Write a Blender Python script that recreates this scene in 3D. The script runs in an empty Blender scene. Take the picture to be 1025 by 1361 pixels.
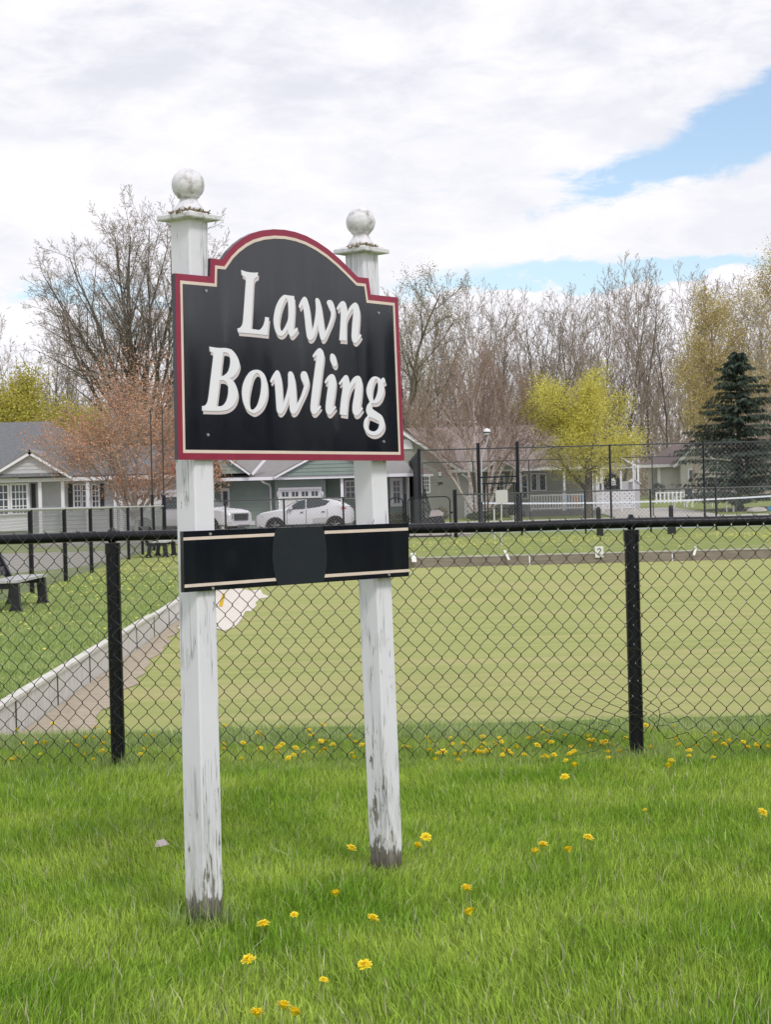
import bpy, math, random
import numpy as np
from mathutils import Vector, Matrix
from mathutils.geometry import tessellate_polygon
PI = math.pi
sc = bpy.context.scene
# ------------------------------------------------------------------ camera
F_PX, CX, CY, EYE = 2400.0, 512.5, 680.5, 1.5
PITCH, ROLL = 15.5/2400.0, math.radians(1.5)
Fv = Vector((0, math.cos(PITCH), -math.sin(PITCH)))
R0 = Vector((1, 0, 0)); U0 = Vector((0, math.sin(PITCH), math.cos(PITCH)))
Rv = R0*math.cos(ROLL) - U0*math.sin(ROLL)
Uv = R0*math.sin(ROLL) + U0*math.cos(ROLL)
cam_d = bpy.data.cameras.new('camera'); cam = bpy.data.objects.new('camera', cam_d)
sc.collection.objects.link(cam); sc.camera = cam
cam_d.sensor_fit = 'VERTICAL'; cam_d.sensor_height = 36; cam_d.lens = 36*F_PX/1361.0
cam_d.clip_start = 0.1; cam_d.clip_end = 3000
M = Matrix((Rv, Uv, -Fv)).transposed().to_4x4(); M.translation = Vector((0, 0, EYE))
cam.matrix_world = M
# ------------------------------------------------------------------ world
world = bpy.data.worlds.new('World'); sc.world = world; world.use_nodes = True
SUN_EL, SUN_AZ = math.radians(50), math.radians(152)   # azimuth clockwise from +Y
def build_world():
    nt = world.node_tree; N = nt.nodes; L = nt.links; N.clear()
    def node(t, **k):
        n = N.new(t)
        for a, b in k.items(): setattr(n, a, b)
        return n
    def val(x, sock):
        if isinstance(x, (int, float)): sock.default_value = x
        else: L.new(x, sock)
    def m(op, a, b=0.0, c=0.0):
        n = node('ShaderNodeMath', operation=op); val(a, n.inputs[0]); val(b, n.inputs[1]); val(c, n.inputs[2]); return n.outputs[0]
    def noise(vec, scale, detail, rough=.55, dist=0.0):
        n = node('ShaderNodeTexNoise'); L.new(vec, n.inputs['Vector']); n.inputs['Scale'].default_value = scale
        n.inputs['Detail'].default_value = detail; n.inputs['Roughness'].default_value = rough; n.inputs['Distortion'].default_value = dist
        return n.outputs['Fac']
    def sm(x, a, b):
        n = node('ShaderNodeMapRange', interpolation_type='SMOOTHSTEP'); val(x, n.inputs[0]); n.inputs[1].default_value = a; n.inputs[2].default_value = b
        return n.outputs[0]
    out = node('ShaderNodeOutputWorld')
    sky = node('ShaderNodeTexSky', sky_type='NISHITA', sun_disc=False, sun_elevation=SUN_EL, sun_rotation=SUN_AZ)
    bg1 = node('ShaderNodeBackground'); L.new(sky.outputs[0], bg1.inputs[0]); bg1.inputs[1].default_value = 0.125
    tc = node('ShaderNodeTexCoord'); sep = node('ShaderNodeSeparateXYZ'); L.new(tc.outputs['Generated'], sep.inputs[0])
    x, y, z = sep.outputs
    az = m('ARCTAN2', x, y); el = m('ARCSINE', z)
    # cloud layer seen in streaks: azimuth, elevation stretched towards the horizon
    comb = node('ShaderNodeCombineXYZ'); L.new(m('MULTIPLY', az, 5.0), comb.inputs[0])
    L.new(m('MULTIPLY', el, 13.0), comb.inputs[1]); L.new(m('MULTIPLY', az, 1.3), comb.inputs[2])
    v = comb.outputs[0]
    n1 = noise(v, 1.3, 7, .6, .3); n2 = noise(v, 4.5, 6, .62, .4)
    wob = m('MULTIPLY', m('SUBTRACT', n2, .5), .075); wob2 = m('MULTIPLY', m('SUBTRACT', n1, .5), .05)
    azw = m('ADD', az, wob); elw = m('ADD', m('ADD', el, m('MULTIPLY', wob, .5)), wob2)
    def hole(ca, ce, sa, se, tilt, amp):
        da = m('SUBTRACT', azw, ca); de = m('SUBTRACT', elw, ce)
        c, s = math.cos(tilt), math.sin(tilt)
        u = m('ADD', m('MULTIPLY', da, c), m('MULTIPLY', de, s)); w = m('SUBTRACT', m('MULTIPLY', de, c), m('MULTIPLY', da, s))
        q = m('ADD', m('POWER', m('ABSOLUTE', m('DIVIDE', u, sa)), 2.0), m('POWER', m('ABSOLUTE', m('DIVIDE', w, se)), 2.0))
        return m('MULTIPLY', m('POWER', 2.718, m('MULTIPLY', q, -1.0)), amp)
    holes = hole(.172, .186, .080, .017, .36, 1.2)
    for a in ((.222, .212, .04, .016, .25, .85), (-.165, .118, .045, .014, -.1, .75), (-.10, .105, .05, .008, 0, .5), (.10, .118, .12, .009, .02, .85), (.17, .125, .06, .007, .05, .6),
              (.035, .169, .020, .004, .05, .45), (.9, .3, .3, .05, .3, 1.1), (-.9, .35, .35, .06, -.2, 1.1), (2.2, .5, .5, .12, .1, 1.1), (-2.3, .4, .5, .10, .2, 1.1)):
        holes = m('ADD', holes, hole(*a))
    gaps = sm(m('ADD', holes, m('MULTIPLY', m('SUBTRACT', n2, .5), .9)), .30, .78)
    cover = m('SUBTRACT', 1.0, gaps)
    shade = sm(m('ADD', m('MULTIPLY', n1, .75), m('MULTIPLY', n2, .35)), .42, .70)
    high = sm(el, .17, .26)
    shade = m('MULTIPLY', shade, m('ADD', .62, m('MULTIPLY', high, .38)))
    ramp = node('ShaderNodeMixRGB'); L.new(shade, ramp.inputs[0])
    ramp.inputs[1].default_value = (.77, .755, .785, 1); ramp.inputs[2].default_value = (.575, .59, .645, 1)
    bg2 = node('ShaderNodeBackground'); L.new(ramp.outputs[0], bg2.inputs[0]); bg2.inputs[1].default_value = 1.0
    mix = node('ShaderNodeMixShader'); L.new(m('ADD', m('MULTIPLY', cover, .92), .06), mix.inputs[0]); L.new(bg1.outputs[0], mix.inputs[1]); L.new(bg2.outputs[0], mix.inputs[2])
    L.new(mix.outputs[0], out.inputs[0])
build_world()
sun_d = bpy.data.lights.new('sun', 'SUN'); sun = bpy.data.objects.new('sun', sun_d); sc.collection.objects.link(sun)
sun_d.energy = 1.3; sun_d.angle = math.radians(14); sun_d.color = (1, .96, .9)
sd = Vector((math.sin(SUN_AZ)*math.cos(SUN_EL), math.cos(SUN_AZ)*math.cos(SUN_EL), math.sin(SUN_EL)))
sun.rotation_euler = sd.to_track_quat('Z', 'Y').to_euler()
sc.view_settings.view_transform = 'Standard'; sc.view_settings.look = 'None'
sc.view_settings.exposure = 0.44; sc.view_settings.gamma = 1.0; sc.view_settings.use_curve_mapping = False
sc.render.engine = 'CYCLES'

# ------------------------------------------------------------------ helpers
def ray(px, py): return Fv + Rv*((px-CX)/F_PX) - Uv*((py-CY)/F_PX)
CAM = Vector((0, 0, EYE))
def at(px, py, Y): d = ray(px, py); return CAM + d*(Y/d.y)
def G(px, py, z=0.0): d = ray(px, py); return CAM + d*((z-EYE)/d.z)

class MB:
    def __init__(s): s.v = []; s.f = []
    def add(s, vs, fs):
        o = len(s.v); s.v += [tuple(p) for p in vs]; s.f += [tuple(i+o for i in f) for f in fs]; return s
    def box(s, x0, x1, y0, y1, z0, z1):
        return s.add([(x0,y0,z0),(x1,y0,z0),(x1,y1,z0),(x0,y1,z0),(x0,y0,z1),(x1,y0,z1),(x1,y1,z1),(x0,y1,z1)],
                     [(3,2,1,0),(4,5,6,7),(0,1,5,4),(1,2,6,5),(2,3,7,6),(3,0,4,7)])
    def tube(s, a, b, r0, r1=None, n=6, caps=True):
        r1 = r0 if r1 is None else r1; a = Vector(a); b = Vector(b); d = (b-a)
        if d.length < 1e-6: return s
        d.normalize(); q = d.orthogonal().normalized(); w = d.cross(q); vs = []
        for p, r in ((a, r0), (b, r1)):
            for i in range(n):
                t = 2*PI*i/n; vs.append(p+q*(r*math.cos(t))+w*(r*math.sin(t)))
        fs = [(i, (i+1) % n, n+(i+1) % n, n+i) for i in range(n)]
        if caps: fs += [tuple(range(n-1, -1, -1)), tuple(range(n, 2*n))]
        return s.add(vs, fs)
    def path(s, pts, r, n=6):
        for a, b in zip(pts[:-1], pts[1:]): s.tube(a, b, r, r, n)
        return s
    def lathe(s, prof, c=(0,0,0), n=24, axis='z', off=None):
        vs = []
        for (r, h) in prof:
            for i in range(n):
                t = 2*PI*i/n; a, b = r*math.cos(t), r*math.sin(t)
                p = (a, b, h) if axis == 'z' else ((a, h, b) if axis == 'y' else (h, a, b))
                q = off(h) if off else (0, 0, 0)
                vs.append((p[0]+c[0]+q[0], p[1]+c[1]+q[1], p[2]+c[2]+q[2]))
        fs = []
        for k in range(len(prof)-1):
            for i in range(n): fs.append((k*n+i, k*n+(i+1) % n, (k+1)*n+(i+1) % n, (k+1)*n+i))
        fs.append(tuple(range(n-1, -1, -1))); fs.append(tuple((len(prof)-1)*n+i for i in range(n)))
        return s.add(vs, fs)
    def plate(s, loops, fn, d0, d1):
        # loops of 2D points (first outer, rest holes); fn(u, v, d) -> world; front at d1, back at d0
        polys = [[Vector((p[0], p[1], 0)) for p in l] for l in loops]
        tris = tessellate_polygon(polys); flat = [p for l in loops for p in l]; n = len(flat)
        s.add([fn(p[0], p[1], d1) for p in flat]+[fn(p[0], p[1], d0) for p in flat],
              [tuple(t) for t in tris]+[tuple(i+n for i in reversed(t)) for t in tris])
        o = len(s.v)-2*n; k = 0
        for l in loops:
            m_ = len(l)
            for i in range(m_):
                a, b = o+k+i, o+k+(i+1) % m_; s.f.append((a, b, b+n, a+n))
            k += m_
        return s
    def quad(s, a, b, c, d): return s.add([a, b, c, d], [(0, 1, 2, 3)])
    def slab(s, a, b, c, d, t=.08):
        # quad with thickness downwards along its normal
        a, b, c, d = map(Vector, (a, b, c, d)); n = (b-a).cross(d-a).normalized()
        if n.z < 0: n = -n
        e = -n*t
        return s.add([a, b, c, d, a+e, b+e, c+e, d+e], [(0,1,2,3),(7,6,5,4),(0,4,5,1),(1,5,6,2),(2,6,7,3),(3,7,4,0)])
    def build(s, name, mat, parent=None, smooth=False, label=None):
        o = Vector((0, 0, 0))
        if parent is not None:
            p = parent
            while p is not None: o = o + p.location; p = p.parent
        me = bpy.data.meshes.new(name); me.from_pydata([(v[0]-o.x, v[1]-o.y, v[2]-o.z) for v in s.v], [], s.f)
        return finish(me, name, mat, parent, smooth, label)
def finish(me, name, mat, parent=None, smooth=False, label=None, recalc=True):
    if recalc:
        import bmesh
        bm = bmesh.new(); bm.from_mesh(me); bmesh.ops.recalc_face_normals(bm, faces=bm.faces); bm.to_mesh(me); bm.free()
    me.materials.append(mat)
    if smooth:
        me.polygons.foreach_set('use_smooth', [True]*len(me.polygons))
        try: me.set_sharp_from_angle(angle=math.radians(40))
        except Exception: pass
    me.update(); ob = bpy.data.objects.new(name, me); sc.collection.objects.link(ob)
    if parent is not None: ob.parent = parent
    if label: ob['label'] = label
    return ob
def np_mesh(name, V, Fq, mat, parent=None, smooth=False):
    """V (n,3), Fq (m,k) faces all of k corners"""
    me = bpy.data.meshes.new(name); k = Fq.shape[1]
    me.vertices.add(len(V)); me.vertices.foreach_set('co', V.astype(np.float32).ravel())
    me.loops.add(Fq.size); me.loops.foreach_set('vertex_index', Fq.astype(np.int32).ravel())
    me.polygons.add(len(Fq)); me.polygons.foreach_set('loop_start', np.arange(0, Fq.size, k, dtype=np.int32))
    me.update(calc_edges=True); me.validate()
    return finish(me, name, mat, parent, smooth, recalc=False)
def tag(o, label=None, cat=None, group=None, kind=None):
    if label: o['label'] = label
    if cat: o['category'] = cat
    if group: o['group'] = group
    if kind: o['kind'] = kind
    return o
def thing(name, label, cat, loc=(0, 0, 0), group=None):
    o = bpy.data.objects.new(name, None); sc.collection.objects.link(o); o.location = loc; o.empty_display_size = .2
    return tag(o, label, cat, group)
def copy_tree(o, parent=None):
    c = o.copy(); sc.collection.objects.link(c)
    if parent is not None: c.parent = parent
    for ch in list(o.children): copy_tree(ch, c)
    return c

def mat(name, c1, c2=None, scale=6.0, rough=.6, bump=0.0, stretch=(1, 1, 1), detail=6, c3=None, s3=1.0, spec=.5, lo=.35, hi=.65, coat=0.0, bscale=None, metal=0.0, island=0.0):
    m = bpy.data.materials.new(name); m.use_nodes = True; nt = m.node_tree; N = nt.nodes; L = nt.links
    b = N['Principled BSDF']; b.inputs['Roughness'].default_value = rough; b.inputs['Specular IOR Level'].default_value = spec
    b.inputs['Coat Weight'].default_value = coat; b.inputs['Metallic'].default_value = metal
    tc = N.new('ShaderNodeTexCoord'); mp = N.new('ShaderNodeMapping'); mp.inputs['Scale'].default_value = stretch
    L.new(tc.outputs['Object'], mp.inputs[0])
    def noise(s, d=detail):
        n = N.new('ShaderNodeTexNoise'); n.inputs['Scale'].default_value = s; n.inputs['Detail'].default_value = d; n.inputs['Roughness'].default_value = .6
        L.new(mp.outputs[0], n.inputs['Vector']); return n.outputs['Fac']
    def rng(f, a, z):
        r = N.new('ShaderNodeMapRange'); L.new(f, r.inputs[0]); r.inputs[1].default_value = a; r.inputs[2].default_value = z; return r.outputs[0]
    col = None
    if c2 is None: b.inputs['Base Color'].default_value = (*c1, 1)
    else:
        mx = N.new('ShaderNodeMixRGB'); L.new(rng(noise(scale), lo, hi), mx.inputs[0]); mx.inputs[1].default_value = (*c1, 1); mx.inputs[2].default_value = (*c2, 1); col = mx.outputs[0]
        if c3:
            m3 = N.new('ShaderNodeMixRGB'); L.new(rng(noise(s3), .5, .72), m3.inputs[0]); L.new(col, m3.inputs[1]); m3.inputs[2].default_value = (*c3, 1); col = m3.outputs[0]
        if island:
            g = N.new('ShaderNodeNewGeometry'); hs = N.new('ShaderNodeHueSaturation')
            L.new(rng(g.outputs['Random Per Island'], 0, 1), hs.inputs['Value'])
            r = N.new('ShaderNodeMapRange'); L.new(g.outputs['Random Per Island'], r.inputs[0]); r.inputs[3].default_value = 1-island; r.inputs[4].default_value = 1+island
            L.new(r.outputs[0], hs.inputs['Value']); L.new(col, hs.inputs['Color']); col = hs.outputs[0]
        L.new(col, b.inputs['Base Color'])
    if bump:
        bp = N.new('ShaderNodeBump'); bp.inputs['Strength'].default_value = bump; bp.inputs['Distance'].default_value = .02
        L.new(noise(bscale or scale*3), bp.inputs['Height']); L.new(bp.outputs[0], b.inputs['Normal'])
    return m

def leafmat(name, c1, c2, trans=.35, var=.25, scale=.6):
    m = mat(name, c1, c2, scale=scale, rough=.55, spec=.25, island=var)
    nt = m.node_tree; b = nt.nodes['Principled BSDF']; out = nt.nodes['Material Output']
    t = nt.nodes.new('ShaderNodeBsdfTranslucent'); mx = nt.nodes.new('ShaderNodeMixShader'); mx.inputs[0].default_value = trans
    src = b.inputs['Base Color'].links[0].from_socket
    nt.links.new(src, t.inputs[0]); nt.links.new(b.outputs[0], mx.inputs[1]); nt.links.new(t.outputs[0], mx.inputs[2]); nt.links.new(mx.outputs[0], out.inputs[0])
    return m

def paintmat(name):
    """weathered white paint: cracks, chips, bare grey wood towards the foot"""
    m = mat(name, (.75, .74, .81), (.81, .80, .86), scale=3, rough=.5, bump=0)
    nt = m.node_tree; N = nt.nodes; L = nt.links; b = N['Principled BSDF']
    tc = N.new('ShaderNodeTexCoord'); sep = N.new('ShaderNodeSeparateXYZ'); L.new(tc.outputs['Object'], sep.inputs[0])
    def mp(s, loc=(0, 0, 0)):
        q = N.new('ShaderNodeMapping'); q.inputs['Scale'].default_value = s; q.inputs['Location'].default_value = loc; L.new(tc.outputs['Object'], q.inputs[0]); return q.outputs[0]
    def nz(v, s, d=8):
        n = N.new('ShaderNodeTexNoise'); L.new(v, n.inputs['Vector']); n.inputs['Scale'].default_value = s; n.inputs['Detail'].default_value = d; n.inputs['Roughness'].default_value = .65; return n.outputs['Fac']
    def mr(x, a, z, c=0., d=1.):
        n = N.new('ShaderNodeMapRange'); L.new(x, n.inputs[0]); n.inputs[1].default_value = a; n.inputs[2].default_value = z; n.inputs[3].default_value = c; n.inputs[4].default_value = d; return n.outputs[0]
    def mt(op, a, c):
        n = N.new('ShaderNodeMath'); n.operation = op; n.use_clamp = False
        for i, q in enumerate((a, c)):
            if isinstance(q, (int, float)): n.inputs[i].default_value = q
            else: L.new(q, n.inputs[i])
        return n.outputs[0]
    def mix(f, c1, c2):
        n = N.new('ShaderNodeMixRGB')
        L.new(f, n.inputs[0])
        for i, q in ((1, c1), (2, c2)):
            if isinstance(q, tuple): n.inputs[i].default_value = (*q, 1)
            else: L.new(q, n.inputs[i])
        return n.outputs[0]
    z = sep.outputs[2]
    low = mr(z, .55, .02)              # 1 at the foot
    foot = mr(z, .13, .03)
    chips = nz(mp((46, 46, 9)), 1.0, 10)
    big = nz(mp((9, 9, 2.2)), 1.0, 5)
    th = mt('ADD', mt('ADD', chips, mt('MULTIPLY', mt('SUBTRACT', big, .5), .55)), mt('ADD', mt('MULTIPLY', low, .135), mt('MULTIPLY', foot, .45)))
    bare = mr(th, .680, .70)
    cr = nz(mp((60, 60, 1.1)), 1.0, 3)
    crack = mr(mt('ABSOLUTE', mt('SUBTRACT', cr, .5), 0), .014, .003)
    crackm = mt('MULTIPLY', crack, mr(nz(mp((7, 7, 2.5), (3, 1, 4)), 1.0, 2), .50, .55))
    wood = mix(mr(nz(mp((90, 90, 6)), 1.0, 4), .35, .65), (.10, .085, .07), (.36, .335, .30))
    wood = mix(foot, wood, (.085, .075, .06))
    grime = mix(mt('MULTIPLY', low, mr(chips, .42, .62)), b.inputs['Base Color'].links[0].from_socket, (.42, .40, .36))
    c = mix(bare, grime, wood); c = mix(crackm, c, (.16, .15, .14))
    L.new(c, b.inputs['Base Color'])
    bp = N.new('ShaderNodeBump'); bp.inputs['Strength'].default_value = .5; bp.inputs['Distance'].default_value = .004
    L.new(mt('SUBTRACT', mt('MULTIPLY', nz(mp((40, 40, 3)), 1.0, 6), .35), mt('ADD', bare, crackm)), bp.inputs['Height']); L.new(bp.outputs[0], b.inputs['Normal'])
    rr = N.new('ShaderNodeMapRange'); L.new(bare, rr.inputs[0]); rr.inputs[3].default_value = .45; rr.inputs[4].default_value = .9; L.new(rr.outputs[0], b.inputs['Roughness'])
    return m

# ------------------------------------------------------------------ materials
X = {}
X['lawn'] = mat('lawn', (.20, .25, .075), (.27, .31, .10), scale=1.6, rough=.9, bump=.8, bscale=60, c3=(.33, .33, .15), s3=.35, spec=.1)
X['soilgrass'] = mat('lawn near', (.12, .17, .04), (.17, .22, .06), scale=8, rough=.95, bump=.8, spec=.1)
X['green'] = mat('bowling turf', (.305, .345, .12), (.405, .415, .165), scale=2.6, rough=.95, bump=.6, bscale=90, stretch=(.22, 1.6, 1), c3=(.45, .395, .20), s3=.8, spec=.08, detail=12)
X['dirt'] = mat('dry dirt', (.36, .30, .23), (.46, .40, .32), scale=9, rough=.95, bump=.6, spec=.1)
X['sand'] = mat('pale sand', (.62, .57, .50), (.74, .70, .64), scale=9, rough=.95, bump=.6, spec=.1)
X['road'] = mat('pale asphalt', (.36, .33, .31), (.44, .40, .37), scale=4, rough=.9, bump=.4, bscale=80, spec=.15)
X['court'] = mat('court blue', (.42, .50, .60), (.48, .55, .64), scale=1.5, rough=.8, spec=.2)
X['concrete'] = mat('concrete apron', (.46, .43, .40), (.54, .51, .48), scale=3, rough=.9, spec=.2)
X['paint'] = paintmat('weathered white paint')
X['weather'] = mat('weathered white cap paint', (.74, .73, .77), (.55, .54, .53), scale=22, rough=.65, bump=.18, detail=10, lo=.52, hi=.80, c3=(.30, .27, .24), s3=30)
X['black'] = mat('black sign paint', (.007, .009, .015), (.010, .012, .019), scale=5, rough=.12, spec=.85, bump=.015, bscale=3)
def streaks(m_):
    nt = m_.node_tree; b = nt.nodes['Principled BSDF']; tc = nt.nodes.new('ShaderNodeTexCoord'); mp = nt.nodes.new('ShaderNodeMapping'); mp.inputs['Scale'].default_value = (9, 9, .9)
    n = nt.nodes.new('ShaderNodeTexNoise'); n.inputs['Scale'].default_value = 1.2; n.inputs['Detail'].default_value = 5; q = nt.nodes.new('ShaderNodeMapRange'); q.inputs[1].default_value = .35; q.inputs[2].default_value = .7; q.inputs[3].default_value = .06; q.inputs[4].default_value = .20
    nt.links.new(tc.outputs['Object'], mp.inputs[0]); nt.links.new(mp.outputs[0], n.inputs[0]); nt.links.new(n.outputs[0], q.inputs[0]); nt.links.new(q.outputs[0], b.inputs['Roughness'])
streaks(X['black'])
X['blackedge'] = mat('black board edge', (.012, .012, .016), rough=.5)
X['slate'] = mat('slate painted disc', (.020, .025, .031), (.023, .028, .034), scale=30, rough=.6, spec=.12)
X['red'] = mat('burgundy paint', (.27, .018, .052), (.31, .024, .062), scale=9, rough=.35, bump=.03)
X['cream'] = mat('cream paint', (.74, .60, .52), (.80, .67, .59), scale=12, rough=.45)
X['creamgrey'] = mat('pale pink grey paint', (.66, .58, .60), (.70, .62, .64), scale=12, rough=.45)
X['grey_line'] = mat('grey outline paint', (.22, .22, .24), rough=.5)
X['letter'] = mat('white letter paint', (.85, .84, .91), (.87, .86, .93), scale=9, rough=.35)
X['bolt'] = mat('galvanised bolt', (.45, .45, .46), rough=.4, metal=.6)
X['vinyl'] = mat('black vinyl wire', (.022, .022, .010), rough=.35, spec=.6)
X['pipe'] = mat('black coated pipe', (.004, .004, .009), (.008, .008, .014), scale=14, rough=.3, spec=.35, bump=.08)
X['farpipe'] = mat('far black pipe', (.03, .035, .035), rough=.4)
X['silver'] = mat('dull silver mesh', (.27, .28, .29), rough=.45, metal=.2)
X['railgrey'] = mat('pale grey rail', (.42, .43, .43), rough=.45)
X['screen'] = mat('dark windscreen cloth', (.022, .024, .03), (.035, .036, .045), scale=3, rough=.9)
X['board'] = mat('weathered white board', (.64, .62, .60), (.46, .44, .41), scale=3, rough=.85, bump=.6, stretch=(8, 8, 2), lo=.45, hi=.7)
X['boardcap'] = mat('white board cap', (.66, .64, .60), (.55, .53, .49), scale=8, rough=.8)
X['timber'] = mat('grey brown timber', (.21, .175, .145), (.29, .25, .21), scale=4, rough=.9, bump=.5, stretch=(.6, 6, 6))
X['timbercap'] = mat('bleached timber top', (.50, .49, .44), (.42, .40, .36), scale=5, rough=.85)
X['plate'] = mat('white plate', (.75, .75, .74), rough=.5)
X['ink'] = mat('black print', (.02, .02, .02), rough=.5)
X['plank'] = mat('grey recycled plank', (.42, .42, .43), (.52, .52, .53), scale=9, rough=.45, stretch=(6, 1, 6))
X['blackplastic'] = mat('black plastic', (.012, .013, .018), (.02, .02, .028), scale=10, rough=.4)
X['siding_grey'] = mat('light grey siding', (.50, .50, .53), (.54, .54, .57), scale=2, rough=.6)
X['siding_green'] = mat('sage green siding', (.215, .275, .25), (.25, .31, .28), scale=2, rough=.6)
X['siding_taupe'] = mat('taupe grey siding', (.33, .33, .30), (.37, .365, .335), scale=2, rough=.6)
X['siding_tan'] = mat('pale tan siding', (.56, .53, .49), (.60, .57, .53), scale=2, rough=.7)
X['trim'] = mat('white trim', (.84, .83, .89), rough=.45)
X['shingle_grey'] = mat('dark grey shingles', (.10, .105, .115), (.20, .205, .215), scale=9, rough=.95, bump=.6, stretch=(1, 2, 2), lo=.3, hi=.7)
X['shingle_mid'] = mat('mid grey shingles', (.20, .19, .19), (.29, .28, .28), scale=9, rough=.95, bump=.6, stretch=(1, 2, 2), lo=.3, hi=.7)
X['shingle_brown'] = mat('brown shingles', (.22, .175, .165), (.31, .25, .235), scale=8, rough=.95, bump=.6, stretch=(1, 2, 2), lo=.3, hi=.7)
X['shingle_red'] = mat('grey brown shingles', (.21, .16, .155), (.29, .23, .22), scale=8, rough=.95, bump=.6)
X['glass'] = mat('dark window glass', (.015, .022, .03), (.05, .075, .09), scale=1.2, rough=.08, spec=.7)
X['shutter'] = mat('charcoal shutter', (.03, .035, .04), rough=.6)
X['door'] = mat('white door', (.72, .72, .71), rough=.5)
X['carwhite'] = mat('white car paint', (.60, .60, .63), rough=.2, coat=.7)
X['tyre'] = mat('black tyre', (.015, .015, .015), rough=.8)
X['rim'] = mat('dark alloy', (.22, .22, .23), rough=.3, metal=.7)
X['carglass'] = mat('car glass', (.02, .028, .033), rough=.05, spec=.8)
X['trimblack'] = mat('black car trim', (.02, .02, .022), rough=.5)
X['redlamp'] = mat('red tail lamp', (.5, .02, .02), rough=.2)
X['lamp'] = mat('clear lamp', (.6, .62, .65), rough=.15)
X['bark'] = mat('grey brown bark', (.085, .07, .055), (.16, .135, .11), scale=8, rough=.95, stretch=(3, 3, .7))
X['twig'] = mat('twig brown', (.30, .235, .195), (.40, .325, .275), scale=1, rough=.9)  # lightened to stand in for haze over the far trees
X['bark_pale'] = mat('grey wood bark', (.26, .215, .185), (.38, .325, .285), scale=1.2, rough=.95, stretch=(2, 2, .5))
X['birch'] = mat('pale birch bark', (.55, .47, .43), (.30, .23, .20), scale=3.5, rough=.8, stretch=(1, 1, 3), lo=.45, hi=.62)
X['birch_twig'] = mat('pinkish birch twig', (.30, .20, .165), (.40, .285, .24), scale=.8, rough=.9)
X['leaf_lime'] = leafmat('lime maple flowers', (.56, .52, .10), (.70, .65, .16), scale=.5)
X['leaf_olive'] = leafmat('yellow green leaves', (.40, .38, .07), (.54, .48, .11))
X['leaf_orange'] = leafmat('rusty buds', (.54, .28, .19), (.62, .40, .25), scale=.9)
X['leaf_straw'] = leafmat('straw catkins', (.50, .41, .17), (.60, .50, .25))
X['leaf_bud'] = leafmat('tan buds', (.30, .25, .13), (.36, .32, .17))
X['needle'] = leafmat('spruce needles', (.030, .048, .034), (.060, .085, .058), trans=.1, var=.5)
X['shrub'] = leafmat('shrub leaves', (.06, .08, .035), (.11, .13, .06), trans=.15)
X['shrub_brown'] = leafmat('brown green shrub', (.14, .13, .08), (.20, .18, .11), trans=.15)
X['grass'] = leafmat('grass blades', (.22, .39, .035), (.45, .58, .10), trans=.4, var=.55, scale=1.3)
X['grass_long'] = leafmat('soft green grass', (.29, .41, .12), (.44, .53, .22), trans=.4, var=.45, scale=1.3)
X['straw'] = leafmat('dry grass', (.52, .50, .30), (.62, .60, .42), trans=.2)
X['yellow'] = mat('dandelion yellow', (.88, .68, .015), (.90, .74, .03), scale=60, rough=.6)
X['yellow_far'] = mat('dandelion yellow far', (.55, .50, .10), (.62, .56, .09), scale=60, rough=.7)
X['stem'] = mat('flower stem', (.30, .34, .12), rough=.6)
X['moss'] = mat('dry moss', (.13, .10, .06), (.30, .25, .15), scale=60, rough=.95)
X['mulch'] = mat('dark mulch', (.05, .04, .035), (.09, .075, .06), scale=7, rough=1, bump=.5)
X['boulder'] = mat('pale boulder', (.42, .39, .35), (.52, .48, .44), scale=4, rough=.9, bump=.5)
X['blue'] = mat('blue plastic', (.06, .28, .50), rough=.5)
X['orange'] = mat('orange plastic', (.65, .30, .08), rough=.5)
X['yellowplastic'] = mat('yellow plastic', (.65, .42, .03), rough=.5)
X['signback'] = mat('pale grey sign', (.55, .54, .54), rough=.6)
X['flagred'] = mat('red cloth', (.60, .03, .05), rough=.8)
X['flagwhite'] = mat('white cloth', (.78, .78, .78), rough=.8)
X['pink'] = mat('pale cover cloth', (.50, .42, .42), (.6, .52, .5), scale=5, rough=.8)
X['netmesh'] = mat('black net cord', (.03, .03, .035), rough=.8)

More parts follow.
